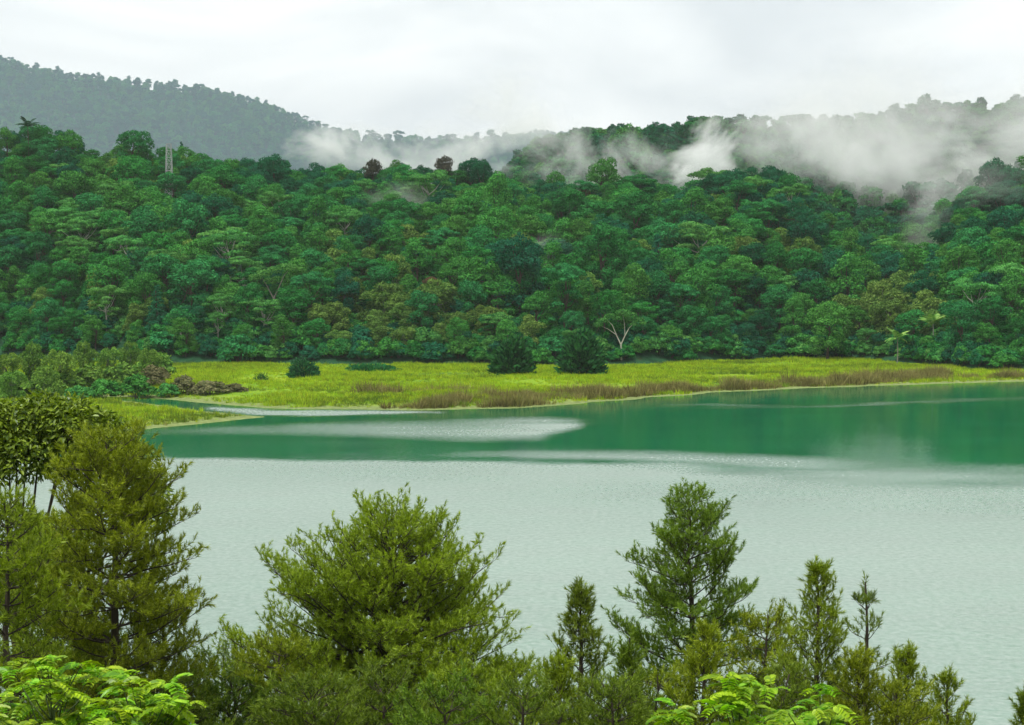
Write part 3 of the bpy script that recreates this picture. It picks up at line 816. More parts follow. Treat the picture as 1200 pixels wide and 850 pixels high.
# pale forked tree at the meadow's edge
def limb_tree(name, base, limbs, lobes, rad, mat, tmat, label, leaf=0.45, zsq=0.5, dens=120):
    e = empty(name, base)
    tb = MB()
    for pth, r0, r1 in limbs:
        tb.tube(np.array(pth, float), np.linspace(r0, r1, len(pth)), 6)
    tb.build('trunk', M[tmat], e, smooth=True)
    cb = MB()
    cb.quads(leaves_on(np.random.default_rng(len(name) + int(base[1])), np.array(lobes, float), np.array(rad, float), zsq, dens, leaf, 0.6, 0.5, -0.6))
    cb.build('crown', M[mat], e)
    return tag(e, label, 'tree')
b = on_z(728, 427, 0.8); b[2] = ground_z(b[0], b[1]) - 0.1
limb_tree('forked_tree', b, [([(0, 0, -.4), (0, 0, 2.5), (-.1, 0, 4.0)], .28, .22), ([(-.1, 0, 3.8), (-1.2, .2, 6.2), (-2.2, .2, 8.6), (-3.6, 0, 10)], .2, .05), ([(-.1, 0, 3.8), (.9, 0, 6.0), (2.0, .3, 8.0), (3.6, .4, 9.4)], .2, .05),
           ([(.9, 0, 6.0), (.8, .5, 9), (.4, .4, 11)], .1, .04), ([(-1.2, .2, 6.2), (-3.2, -.3, 7.6), (-5, -.5, 8.4)], .1, .03)],
          [(-4.5, 0, 9.6), (-2.6, .5, 10.6), (-5.8, -.5, 8.6), (.3, .4, 11.6), (2.2, 0, 11.0), (4.0, .4, 9.8), (-.8, 0, 10.2), (3.0, -.4, 8.8), (5.2, .3, 9.0)],
          [1.5, 1.6, 1.2, 1.7, 1.6, 1.5, 1.2, 1.0, 1.0], 'light', 'palebark', 'airy pale green tree with a white forked trunk beside the dark meadow bushes')
b = on_z(212, 424, 0.8); b[2] = ground_z(b[0], b[1]) - 0.1
limb_tree('white_trunked_tree', b, [([(0, 0, -.4), (.1, 0, 3.5), (0, 0, 6.5)], .3, .2), ([(0, 0, 5), (1.5, 0, 7.5), (2.4, 0, 8.5)], .14, .04), ([(0, 0, 5), (-1.4, 0, 7.2), (-2.6, 0, 8.4)], .14, .04)],
          [(0, 0, 8.6), (2.2, .2, 8.2), (-2.3, 0, 8.2), (1, .8, 9.4), (-1, -.6, 9.5), (3.4, 0, 7.4), (-3.4, 0, 7.3)], [1.8, 1.6, 1.6, 1.4, 1.4, 1.1, 1.1], 'emerald', 'palebark',
          'small round tree on a short white trunk at the wood edge by the olive thicket', zsq=0.7)
b = on_z(318, 423, 0.8); b[1] += 8; b[2] = ground_z(b[0], b[1]) - 0.1
limb_tree('leaning_limb_tree', b, [([(-1, 0, -.4), (-.6, 0, 5), (-.2, 0, 8)], .3, .22), ([(-.2, 0, 7.6), (1.2, -.5, 10.6), (2.4, -.6, 13.2), (3.4, -.5, 14.4)], .17, .05), ([(-.4, 0, 7), (-2.2, 0, 10.5), (-3.4, 0, 12.5)], .18, .05)],
          [(4.0, -.5, 15.2), (2.0, 0, 15.2), (-.5, .4, 14.4), (-3.0, 0, 13.6), (-5.2, 0, 12.6), (6.2, 0, 14.6), (-1.6, 1, 11.6), (.6, 1.6, 12)], [1.9, 1.8, 1.9, 2.0, 1.7, 1.5, 1.7, 1.9], 'light', 'palegreybark',
          'spreading pale-topped tree with a grey slanting upper limb at the wood edge', zsq=0.55)

# ------------------------------------------------------------------ palms
def frond_mesh(mat, L=3.2, nl=16, wid=0.9, droop=1.0):
    b = MB()
    q = np.linspace(0, 1, 9)
    sp_ = np.column_stack([L * q * (1 - 0.12 * q), np.zeros(9), 0.55 * L * q * (1 - droop * q * 0.95)])
    b.tube(sp_, np.linspace(0.04, 0.012, 9), 4)
    for i in range(nl):
        u = 0.12 + 0.88 * i / (nl - 1)
        p = np.array([np.interp(u, q, sp_[:, k]) for k in range(3)])
        ln = wid * math.sin(math.pi * min(0.97, 0.15 + 0.85 * u)) ** 0.7
        for s in (-1, 1):
            tip = p + np.array([0.45 * ln, s * ln * 0.85, -0.38 * ln]); wv = np.array([0.11, 0, 0.0])
            b.quads(np.array([[p - wv, p + wv, (p + tip) / 2 + wv * 0.9 + np.array([0, 0, .05]), tip]]))
    return b.build('frond', M[mat], link=False).data
def palm(name, base, h, n, mat, tmat, label, L=3.2, wid=0.9):
    e = empty(name, base)
    tb = MB(); tb.tube([(0, 0, -.4), (.12, 0, h * .4), (.05, .05, h * .75), (0, 0, h)], [.2, .15, .13, .12], 7)
    tb.build('trunk', M[tmat], e, smooth=True)
    me = frond_mesh(mat, L, 16, wid)
    r = np.random.default_rng(int(base[1]))
    for i in range(n):
        child('frond', me, e, (0, 0, h), (0, float(r.uniform(-0.75, 0.45)), i * 2.399), float(r.uniform(0.85, 1.1)))
    return tag(e, label, 'palm')
b = on_z(1093, 425, 0.8); b[2] = ground_z(b[0], b[1])
palm('palm_tree', b, 7.0, 11, 'palm', 'palebark', 'small yellow-green palm with a thin pale trunk at the wood edge by the reeds', 4.4, 1.6)
X, Y = (1052 - 600) / F * 400, 400.0
palm('palm_tree', (X, Y, ground_z(X, Y)), 6.4, 10, 'palm', 'palegreybark', 'small palm half hidden in the wood edge beside the pale-trunked palm', 3.8, 1.2)
X, Y = (36 - 600) / F * 572, 572.0
palm('palm_tree', (X, Y, ground_z(X, Y)), float(row_z(147, Y)) - ground_z(X, Y), 16, 'darkpalm', 'bark', 'dark spiky palm standing above the ridge under the distant hill', 4.6, 1.3)

# ------------------------------------------------------------------ lattice mast and the roof in the clearing
X, Y = (200 - 600) / F * 548, 548.0
zg = ground_z(X, Y); ht = float(row_z(169, Y)) - zg
e = empty('lattice_mast', (X, Y, zg))
def leg_at(sx, sy, q): return np.array([sx * (1.25 - 0.5 * q), sy * (1.25 - 0.5 * q), -0.3 + (ht + 0.3) * q])
for sx in (-1, 1):
    for sy in (-1, 1):
        lb = MB(); lb.tube([leg_at(sx, sy, 0), leg_at(sx, sy, .5), leg_at(sx, sy, 1)], [.09, .085, .08], 6); lb.build('leg', M['steel'], e)
nb_ = 9
for i in range(nb_):
    q0, q1 = i / nb_, (i + 1) / nb_
    bb = MB()
    for (a, c) in (((-1, -1), (1, -1)), ((1, -1), (1, 1)), ((1, 1), (-1, 1)), ((-1, 1), (-1, -1))):
        bb.tube([leg_at(*a, q0), leg_at(*c, q1)], [.05, .05], 4); bb.tube([leg_at(*c, q0), leg_at(*a, q1)], [.05, .05], 4); bb.tube([leg_at(*a, q1), leg_at(*c, q1)], [.05, .05], 4)
    bb.build('bracing', M['steel'], e)
pf = MB(); pf.box((0, 0, ht + .1), (0.8, 0.8, .05)); pf.build('platform', M['steel'], e)
tag(e, 'pale grey steel lattice mast poking out of the trees on the ridge', 'mast')

X, Y = (1036 - 600) / F * 588, 588.0
zg = ground_z(X, Y)
e = empty('hillside_building', (X, Y, zg))
wb = MB(); wb.box((0, 0, 1.6), (5.0, 3.0, 2.1)); wb.build('wall', M['wallpale'], e)
rb = MB()
rb.quads(np.array([[(-5.6, -3.7, 3.72), (5.6, -3.7, 3.72), (5.6, 0, 5.0), (-5.6, 0, 5.0)], [(5.6, 3.7, 3.72), (-5.6, 3.7, 3.72), (-5.6, 0, 5.0), (5.6, 0, 5.0)]], float))
rb.tris(np.array([[(-5.6, -3.7, 3.72), (-5.6, 0, 5.0), (-5.6, 3.7, 3.72)], [(5.6, -3.7, 3.72), (5.6, 3.7, 3.72), (5.6, 0, 5.0)]], float))
rb.build('roof', M['roofwhite'], e)
tag(e, 'pale roofed building half hidden in a clearing below the drifting mist', 'building')

# ------------------------------------------------------------------ meadow bushes, thicket and wood-edge shrubs
def spiky_bush(name, pxl, row, wpx, hpx, label, mat='bush', seed=1, n=2600):
    p = on_z(pxl, row, 0.7)
    z = ground_z(p[0], p[1]); k = p[1] / F
    R, Hh = wpx * k / 2, hpx * k
    e = empty(name, (p[0], p[1], z))
    r = np.random.default_rng(seed)
    tb = MB()
    for i in range(9):
        a = i * 2.4; q = np.array([math.cos(a) * R * 0.5, math.sin(a) * R * 0.5, Hh * r.uniform(.5, .85)])
        tb.tube([(0, 0, -.3), q * [.3, .3, .55], q], [.12, .08, .03], 5)
    tb.build('stems', M['bark'], e)
    cb = MB()
    d = unit(r.normal(size=(n, 3))); d[:, 2] = np.abs(d[:, 2])
    # uneven outline: clumps
    cl = unit(r.normal(size=(20, 3)) * [1, 1, .8]); cl[:, 2] = np.abs(cl[:, 2])
    w_ = np.max(d @ cl.T, axis=1)
    rad = (0.55 + 0.5 * r.random(n)) * (0.72 + 0.62 * np.clip((w_ - 0.75) / 0.25, 0, 1))
    pos = d * rad[:, None] * [R, R, Hh] * 0.95
    pos[:, 2] = np.maximum(pos[:, 2], 0.08)
    td = unit(d * [1, 1, .5] + [0, 0, .45] + 0.4 * r.normal(size=(n, 3))); b_ = unit(np.cross(td, r.normal(size=(n, 3))))
    s = (0.11 * (R + Hh) * (0.6 + 0.8 * r.random(n)))[:, None]
    cb.quads(np.stack([pos - td * s * .5, pos + b_ * s * .2, pos + td * s * .6, pos - b_ * s * .2], 1))
    cb.build('foliage', M[mat], e)
    return tag(e, label, 'bush')
spiky_bush('meadow_bush', 600, 439, 42, 40, 'dark pointed bush in the meadow, the slimmer of the two neighbours', seed=3)
spiky_bush('meadow_bush', 681, 438.5, 46, 42, 'dark dense bush in the meadow next to the white forked tree', seed=4)
spiky_bush('meadow_bush', 355, 443, 32, 19, 'small round dark bush alone on the lime meadow near the wood edge', seed=5, n=1500)
spiky_bush('meadow_bush', 306, 446, 16, 8, 'tiny flat dark bush beside the round meadow bush', seed=6, n=500)
spiky_bush('meadow_bush', 437, 435, 56, 7, 'low wide green bush spread flat on the meadow', mat='emerald', seed=7, n=1300)
spiky_bush('meadow_bush', 404, 442, 9, 4, 'very small dark tuft on the open lime meadow', seed=8, n=260)

rs = np.random.default_rng(77)
for i, (pxl, row, top, sc) in enumerate([(8, 466, 408, .62), (38, 463, 402, .66), (70, 464, 404, .62), (100, 455, 400, .6), (128, 452, 402, .58), (152, 446, 400, .56), (176, 448, 404, .5),
                                         (54, 470, 428, .5), (14, 470, 430, .5), (-22, 465, 404, .62), (-60, 463, 400, .65)]):
    p = on_z(pxl, row, 0.5); z = ground_z(p[0], p[1])
    hgt = float(row_z(top, p[1])) - z
    put_tree('thicket_tree', (p[0], p[1], z - .3), 'feather', 10 + i % 2, 'thicket', sc * .8, i * 1.7,
             'low olive tree with arching feathery sprays in the thicket beside the inlet' if hgt > 7.5 else 'short olive tree at the front of the thicket beside the inlet', 'tree', 'olive thicket trees beside the inlet', zs=float(hgt / (13.2 * sc * .8)), tmat='palegreybark')
for i, (pxl, row, w_, h_, mt, lb) in enumerate([(122, 464, 44, 26, 'green', 'round fresh green shrub in front of the olive thicket'), (160, 463, 50, 30, 'green', 'leafy green shrub where the thicket meets the brown brambles'),
                                               (92, 467, 36, 20, 'light', 'low pale green shrub at the thicket foot by the inlet'), (196, 463, 30, 18, 'light', 'pale green shrub in the middle of the brown brambles'),
                                               (216, 461, 40, 24, 'bramble', 'brown twiggy bramble heap by the inlet bank'), (178, 455, 44, 30, 'bramble', 'brown bramble mound against the olive thicket'),
                                               (245, 462, 44, 18, 'bramble', 'low brown bramble patch spreading onto the meadow'), (275, 460, 34, 11, 'bramble', 'thin brown bramble fringe at the end of the patch'),
                                               (10, 466, 60, 34, 'thicket', 'olive shrub at the thicket foot behind the grassy spit'), (60, 464, 60, 36, 'thicket', 'wide olive shrub closing the thicket foot'),
                                               (105, 459, 56, 36, 'thicket', 'olive shrub behind the round fresh green shrub'), (145, 455, 56, 34, 'thicket', 'olive shrub behind the leafy green shrub'), (180, 444, 50, 34, 'thicket', 'olive shrub ending the thicket toward the open meadow'), (-40, 465, 70, 40, 'thicket', 'olive shrub at the outer end of the thicket')]):
    p = on_z(pxl, row, 0.5); z = ground_z(p[0], p[1]); k = p[1] / F
    sc = w_ * k / 6.4
    put_tree('shrub', (p[0], p[1], z - .15), 'bushy', 31 + i % 3, mt, sc, i * 2.1, lb, 'shrub', 'shrubs around the olive thicket', zs=float(h_ * k / (4.9 * sc)), leaf=0.5)

# shrubs along the wood's edge
edge_px = np.arange(196, 1215, 15)
for i, x in enumerate(edge_px):
    r = np.random.default_rng(400 + i)
    x = x + r.uniform(-8, 8)
    mt = ['emerald', 'green', 'light', 'deep', 'emerald', 'green'][i % 6]
    Y = foot_y(x) + r.uniform(0, 9.0); X = (x - 600) / F * Y
    words = {'emerald': 'low emerald shrub', 'green': 'low fresh green shrub', 'light': 'low yellow-green shrub', 'deep': 'low dark green shrub'}[mt]
    where = 'beside the white-trunked tree' if x < 300 else 'behind the small round meadow bush' if x < 560 else 'behind the two dark meadow bushes' if x < 700 else 'beside the white forked tree' if x < 800 else 'behind the brown reeds' if x < 1060 else 'beside the small palm'
    put_tree('edge_shrub', (X, Y, ground_z(X, Y) - .1), 'bushy', 31 + i % 3, mt, r.uniform(.6, 1.35), r.uniform(0, 6.28), f'{words} at the foot of the wood {where}', 'shrub', 'shrubs along the wood edge', zs=r.uniform(.7, 1.15), leaf=0.5)

# ------------------------------------------------------------------ grass and reeds
def tuft(name, n, h, spread, wid, mat, seed, lean=0.35):
    r = np.random.default_rng(seed)
    b = MB()
    a = r.uniform(0, 6.283, n); rr = spread * np.sqrt(r.random(n))
    p = np.column_stack([rr * np.cos(a), rr * np.sin(a), np.full(n, -0.05)])
    d = unit(np.column_stack([np.cos(a) * lean * r.random(n), np.sin(a) * lean * r.random(n), np.ones(n)]) + .18 * r.normal(size=(n, 3)))
    hh = h * (0.6 + 0.6 * r.random(n))[:, None]
    s = unit(np.cross(d, r.normal(size=(n, 3)))) * wid
    b.tris(np.stack([p - s, p + s, p + d * hh], 1))
    return b.build(name, M[mat], link=False)
gc = bpy.data.collections.new('grass_tufts')
for i in range(4): gc.objects.link(tuft(f'grass_tuft_{i}', 16, 0.42 + .12 * i, 0.55, 0.055, 'grass', 60 + i))
rc = bpy.data.collections.new('reed_tufts')
for i in range(4): rc.objects.link(tuft(f'reed_tuft_{i}', 22, 0.9 + .28 * i, 0.7, 0.05, 'reed', 70 + i, 0.7))
rs = np.random.default_rng(9)
P = np.column_stack([rs.uniform(-130, 150, 120000), rs.uniform(205, 424, 120000)])
gpx, grow = project(np.column_stack([P, np.full(len(P), .7)]))
k = (gpx > -60) & (gpx < 1260) & (P[:, 1] < foot_y(gpx) + 3)
P = P[k]; sd = land_sd(P[:, 0], P[:, 1])
dn = vnoise(P[:, 0], P[:, 1], 14, 61)
k = (sd > 1.8) & (rs.random(len(P)) < np.clip(0.75 + 0.9 * dn, .12, 1)) & (rs.random(len(P)) < np.clip(sd / 6, .15, 1))
P, sd, dn = P[k], sd[k], dn[k]
scatter('grass', np.column_stack([P, meadow_z(P[:, 0], P[:, 1], sd)]), rs.uniform(.6, 1.15, len(P)) * np.clip(1 + .8 * dn, .5, 1.7), rs.uniform(0, 6.28, len(P)), rs.integers(0, 4, len(P)), gc,
        label='lime green tussocky grass covering the lakeside meadow', cat='grass')
# darker rushes in drifts and hollows of the meadow
M['rush'] = foliage('rush_green', (0.06, 0.13, 0.012), (0.20, 0.27, 0.03), trans=.2, val=.3, hue=.02)
uc = bpy.data.collections.new('rush_tufts')
for i in range(3): uc.objects.link(tuft(f'rush_tuft_{i}', 18, 0.55 + .2 * i, 0.6, 0.05, 'rush', 90 + i, .6))
Q = np.column_stack([rs.uniform(-130, 150, 60000), rs.uniform(205, 424, 60000)])
qx, _ = project(np.column_stack([Q, np.full(len(Q), .7)]))
k = (qx > -60) & (qx < 1260) & (Q[:, 1] < foot_y(qx) + 2) & (vnoise(Q[:, 0] * .45, Q[:, 1], 9, 62, 4) > .16 + .12 * rs.normal(size=len(Q)))
Q = Q[k]; sdq = land_sd(Q[:, 0], Q[:, 1]); k = sdq > 3; Q, sdq = Q[k], sdq[k]
scatter('rushes', np.column_stack([Q, meadow_z(Q[:, 0], Q[:, 1], sdq)]), rs.uniform(.5, 1.1, len(Q)), rs.uniform(0, 6.28, len(Q)), rs.integers(0, 3, len(Q)), uc,
        label='darker green rushes growing in drifts through the lime meadow', cat='rushes')
# reed belts follow the shore: (px, row of the belt's foot, half depth in metres, density)
belts = [([(430, 479), (500, 477), (540, 474)], 3.0, 500), ([(520, 471.5), (600, 470), (640, 467), (760, 462.5)], 6.5, 2400), ([(760, 459.5), (800, 458), (880, 455.5)], 4.5, 1000), ([(860, 455), (960, 450.5), (1060, 445.5), (1112, 443.5)], 5.5, 2800),
         ([(1130, 444), (1200, 443), (1260, 442)], 3.0, 350), ([(560, 477), (640, 472.5)], 2.0, 260), ([(190, 471), (260, 474.5), (330, 477)], 2.2, 650), ([(420, 463), (560, 461)], 5, 160), ([(150, 501), (240, 494.5), (290, 490)], 1.6, 150)]
for bi, (ln, hd, n) in enumerate(belts):
    L = np.array([on_z(*p, .3)[:2] for p in ln])
    u = rs.random(n) * (len(L) - 1); i = np.minimum(u.astype(int), len(L) - 2); f = (u - i)[:, None]
    q = L[i] * (1 - f) + L[i + 1] * f
    q = q + np.column_stack([rs.normal(size=n) * 1.0, rs.normal(size=n) * hd * .42])
    cl = vnoise(q[:, 0], q[:, 1], 7, 80 + bi)
    sd = land_sd(q[:, 0], q[:, 1])
    k = (sd > 1.6 + 2.2 * rs.random(n)) & (cl > -.22 + .25 * rs.normal(size=n))
    q, sd, cl = q[k], sd[k], cl[k]
    words = ['short brown reed fringe at the shore end nearest the inlet', 'long brown reed belt along the shore below the two dark bushes', 'brown reed clump in the middle of the meadow shore', 'tall thick brown reed bed along the shore below the palm',
             'sparse brown reeds past the end of the tall reed bed', 'thin brown reeds right at the waterline', 'brown reeds lining the inlet bank', 'scattered brown stalks in the open meadow', 'sparse reeds along the grassy spit']
    scatter('dry_reeds', np.column_stack([q, meadow_z(q[:, 0], q[:, 1], sd)]), rs.uniform(.65, 1.2, len(q)) * np.clip(.95 + 1.3 * cl, .35, 1.9), rs.uniform(0, 6.28, len(q)), rs.integers(0, 4, len(q)), rc, label=words[bi], cat='reeds')

# ------------------------------------------------------------------ foreground pines
def pine(name, pxl, rowtop, D, wpx, label, seed, h0=0.28, style='old', stems=((0, 0, 1.0),), mat='needle', dens=1.0, profile=None, whorl=0.42, lift=0.0, bare=0.26, group='pines on the near bank'):
    """a pine on the near bank whose tip shows at (pxl,rowtop) from the viewpoint; D metres away, crown wpx wide"""
    r = np.random.default_rng(seed)
    top = at_y(pxl, rowtop, D)
    zb = float(bank_z(np.array([top[0]]), np.array([D]))[0])
    Ht = top[2] - zb
    R = wpx * D / F / 2
    e = empty(name, (top[0], D, zb))
    tr, br = MB(), MB()
    TP, TD, TL = [], [], []
    young = style == 'young'
    prof = profile or ((lambda q: max(0.09, (1 - q) ** 0.9) * (0.8 + 0.2 * min(1, q * 4))) if young else (lambda q: math.sqrt(max(0.02, 1 - q ** 2.2)) * (0.72 + 0.28 * min(1, q * 3))))
    for si, (ox, oy, hs) in enumerate(stems):
        hh = Ht * hs
        nseg = 12
        wob = np.cumsum(r.normal(size=(nseg, 2)) * 0.05 * (1 if not young else .4), 0)
        path = np.array([[ox * (i / (nseg - 1)) ** 0.8 + wob[i, 0], oy * (i / (nseg - 1)) ** 0.8 + wob[i, 1], -0.4 + (hh + .4) * i / (nseg - 1)] for i in range(nseg)])
        path[-1, :2] = (ox, oy) if si else (0, 0)
        r0 = 0.016 * hh + .03
        tr.tube(path, np.linspace(r0, 0.018, nseg), 7)
        h = h0 * hh + r.uniform(0, .3)
        while h < hh - 0.15:
            q = (h / hh - h0) / (1 - h0)
            nb = int(r.integers(4, 7)) if not young else int(r.integers(4, 6))
            a0 = r.uniform(0, 6.283)
            for j in range(nb):
                az = a0 + j * 6.283 / nb + r.normal() * .25
                L = R * prof(q) * (r.uniform(.62, 1.08) if not young else r.uniform(.5, 1.25)) * (1.0 if len(stems) == 1 else 0.66)
                if L < .12: continue
                if len(stems) > 1 and math.cos(az) * ox + math.sin(az) * oy < -0.15: L *= .65
                s0 = np.array([np.interp(h, path[:, 2], path[:, k]) for k in range(3)])
                el0 = lift + (-0.08 + .50 * q + r.normal() * .14) if not young else (0.22 + .50 * q + r.normal() * .14)
                nsg = 7
                cur = [s0]; el = el0; aa = az
                for k in range(nsg - 1):
                    el += r.normal() * .11 + (0.045 if not young else .07); aa += r.normal() * .10
                    cur.append(cur[-1] + L / (nsg - 1) * np.array([math.cos(aa) * math.cos(el), math.sin(aa) * math.cos(el), math.sin(el)]))
                cur = np.array(cur)
                br.tube(cur, np.linspace(.008 + .010 * L, .005, nsg), 5)
                # side shoots
                ns = max(3, int(L / 0.125 * dens))
                for k in range(ns):
                    b0 = bare if not young else .18
                    u = b0 + (1 - b0) * (k + r.random()) / ns
                    fi = u * (nsg - 1); i0 = min(int(fi), nsg - 2)
                    p = cur[i0] + (cur[i0 + 1] - cur[i0]) * (fi - i0); d = unit(cur[i0 + 1] - cur[i0])
                    side = unit(np.cross(d, [0, 0, 1])) * (1 if k % 2 else -1)
                    sd_ = unit(d * r.uniform(.4, .9) + side * r.uniform(.5, 1.0) + np.array([0, 0, r.uniform(.05, .75)]))
                    sl = (0.22 + .26 * L * (1 - u * .75)) * r.uniform(.6, 1.2)
                    mid = p + sd_ * sl * .55; end = p + sd_ * sl + np.array([0, 0, .16 * sl])
                    br.tube(np.array([p, mid, end]), [.006, .005, .003], 3)
                    m_ = max(2, int(sl / .12))
                    for w2_ in range(m_):
                        f = (w2_ + 1) / m_
                        q_ = p + (end - p) * f
                        dd = unit(sd_ * r.uniform(.3, 1.0) + np.array([0, 0, r.uniform(.25, 1.1)]) + .45 * r.normal(size=3))
                        TP.append(q_); TD.append(dd); TL.append(r.uniform(.10, .20))
                TP.append(cur[-1]); TD.append(unit(cur[-1] - cur[-2] + np.array([0, 0, .3]))); TL.append(.24)
            h += whorl * r.uniform(.7, 1.25) * (1 - .35 * q)
        # leader
        for k in range(5):
            TP.append(path[-1] - np.array([0, 0, .12 * k])); TD.append(unit(np.array([r.normal() * .25, r.normal() * .25, 1]))); TL.append(.26)
    TP, TD, TL = np.array(TP), np.array(TD), np.array(TL)
    n, m_ = len(TP), 26
    u = r.random((n, m_, 1))
    base = TP[:, None] + TD[:, None] * TL[:, None, None] * u
    perp = unit(np.cross(TD[:, None], r.normal(size=(n, m_, 3))))
    ang = r.uniform(.25, 1.0, (n, m_, 1)) * (1.15 - .5 * u)
    nd = TD[:, None] * np.cos(ang) + perp * np.sin(ang)
    ln = (0.135 if not young else .155) * r.uniform(.7, 1.2, (n, m_, 1))
    wv = unit(np.cross(nd, r.normal(size=(n, m_, 3)))) * .0090
    tip = base + nd * ln - np.array([0, 0, .02])
    nb_ = MB(); nb_.tris(np.stack([base - wv, base + wv, tip], 2).reshape(-1, 3, 3))
    tr.build('trunk', M['pinebark'], e, smooth=True)
    br.build('limbs', M['pinebark'], e)
    nb_.build('crown', M[mat], e)
    return tag(e, label, 'pine', group)

rounded = lambda q: math.sqrt(max(0.03, 1 - max(0, (q - .28) / .72) ** 2)) * (.80 + .2 * min(1, q * 4))
wide = lambda q: max(0.04, 1 - q) ** .50 * (.72 + .28 * min(1, q * 4))
pine('pine_tree', 122, 512, 37, 290, 'tall olive pine with a dark trunk in front of the broadleaf tree', 11, h0=.20, dens=1.35, bare=.18, profile=lambda q: math.sqrt(max(.03, 1 - q ** 1.6)) * (.8 + .2 * min(1, q * 4)))
pine('pine_tree', 5, 590, 33, 200, 'olive pine beside the tall pine, above the lime shrub', 12, h0=.22, dens=1.1)
pine('pine_tree', 442, 600, 43, 600, 'broad round-topped olive pine with two parallel stems', 13, h0=.20, stems=((0, 0, 1.0), (.75, .2, .94), (-.85, -.2, .90), (.25, -.6, .95)), profile=lambda q: max(.05, 1 - q ** 1.7) ** .66 * (.8 + .2 * min(1, q * 4)), dens=.60, lift=.08, bare=.36)
pine('pine_tree', 806, 584, 46, 268, 'tallest open-branched pine with flat tiers of branches and a dark straight trunk', 14, h0=.22, profile=wide, whorl=.42, mat='needle_young', dens=1.25)
pine('young_pine', 682, 690, 40, 170, 'young pointed pine with upright candle tips between the two large pines', 15, h0=.12, style='young', mat='needle_young', whorl=.34)
pine('young_pine', 738, 748, 38, 110, 'small dark young pine tucked under the tallest pine', 16, h0=.1, style='young', mat='needle_young', whorl=.32)
pine('young_pine', 830, 740, 36, 170, 'bushy young pine in front of the tallest pine trunk', 17, h0=.1, style='young', whorl=.32)
pine('young_pine', 955, 664, 42, 200, 'feathery-tipped young pine next to the bare sapling', 18, h0=.14, style='young', whorl=.36)
pine('pine_sapling', 1014, 682, 41, 110, 'thin sapling pine with a bare stem and few tufts', 19, h0=.42, style='young', mat='needle_young', whorl=.95, dens=.42)
pine('young_pine', 1064, 764, 40, 150, 'short young pine beside the bare sapling, sloping down to the water', 20, h0=.1, style='young', whorl=.34)
pine('young_pine', 1112, 790, 39, 120, 'short wispy pine at the lower end of the row over the water', 21, h0=.1, style='young', whorl=.38, dens=.8)
pine('young_pine', 1200, 808, 38, 80, 'little dark pine alone past the gap in the row', 22, h0=.08, style='young', mat='needle_young', whorl=.3)
pine('young_pine', 1004, 766, 37, 170, 'bushy pine below the feathery-tipped pine behind the lime shrub', 23, h0=.1, style='young', whorl=.34)
pine('low_pine', 262, 770, 45, 160, 'low dark pine in the dip between the tall pine and the round-topped pine', 24, h0=.16, mat='needle_young')
pine('low_pine', 596, 785, 44, 150, 'low broad pine filling the dip before the young pointed pine', 25, h0=.15)
pine('low_pine', 330, 752, 40, 170, 'low spreading pine under the side of the round-topped pine', 26, h0=.16)
pine('low_pine', 545, 790, 39, 160, 'low bushy pine in front of the round-topped pine', 27, h0=.15)
pine('low_pine', 205, 802, 37, 150, 'low dark pine behind the end of the lime shrub', 28, h0=.12, mat='needle_young')
pine('low_pine', 900, 720, 44, 140, 'mid-height pine between the tallest pine and the feathery-tipped pine', 29, h0=.14)
pine('low_pine', 655, 775, 37, 150, 'low pine crowding the foot of the young pointed pine', 30, h0=.12, style='young', whorl=.33)

pine('low_pine', 705, 800, 36, 150, 'low dark pine between the young pointed pine and the small dark one', 31, h0=.1, mat='needle_young')
pine('low_pine', 770, 790, 40, 150, 'low pine standing at the foot of the tallest pine', 32, h0=.1)
pine('low_pine', 1050, 812, 37, 150, 'low pine filling the bank below the bare sapling', 33, h0=.1)
pine('low_pine', 440, 800, 37, 190, 'low pine directly before the two-stemmed pine', 34, h0=.1, mat='needle_young')
pine('low_pine', 270, 798, 39, 150, 'dark low pine between the lime shrub and the round-topped pine', 35, h0=.1, mat='needle_young')
pine('pine_tree', 62, 628, 39, 230, 'shaded olive pine close behind the tall pine, filling its lower side', 41, h0=.16, dens=1.0)
pine('low_pine', 188, 700, 39, 150, 'mid-height olive pine beside the tall pine trunk', 42, h0=.12, dens=.9)
pine('low_pine', 90, 745, 41, 190, 'low pine in shade behind the tall pine trunk', 36, h0=.1, mat='needle_young')

pine('low_pine', 620, 808, 34, 150, 'dark low pine at the bank between the two large pines', 37, h0=.08, mat='needle_young')
pine('low_pine', 520, 812, 34, 170, 'low dark pine at the bank below the round-topped pine', 38, h0=.08, mat='needle_young')
pine('low_pine', 365, 806, 34, 190, 'low dark pine at the bank beside the lime shrub end', 39, h0=.08, mat='needle_young')
pine('low_pine', 925, 790, 38, 150, 'low dark pine behind the smaller lime shrub', 40, h0=.08, mat='needle_young')

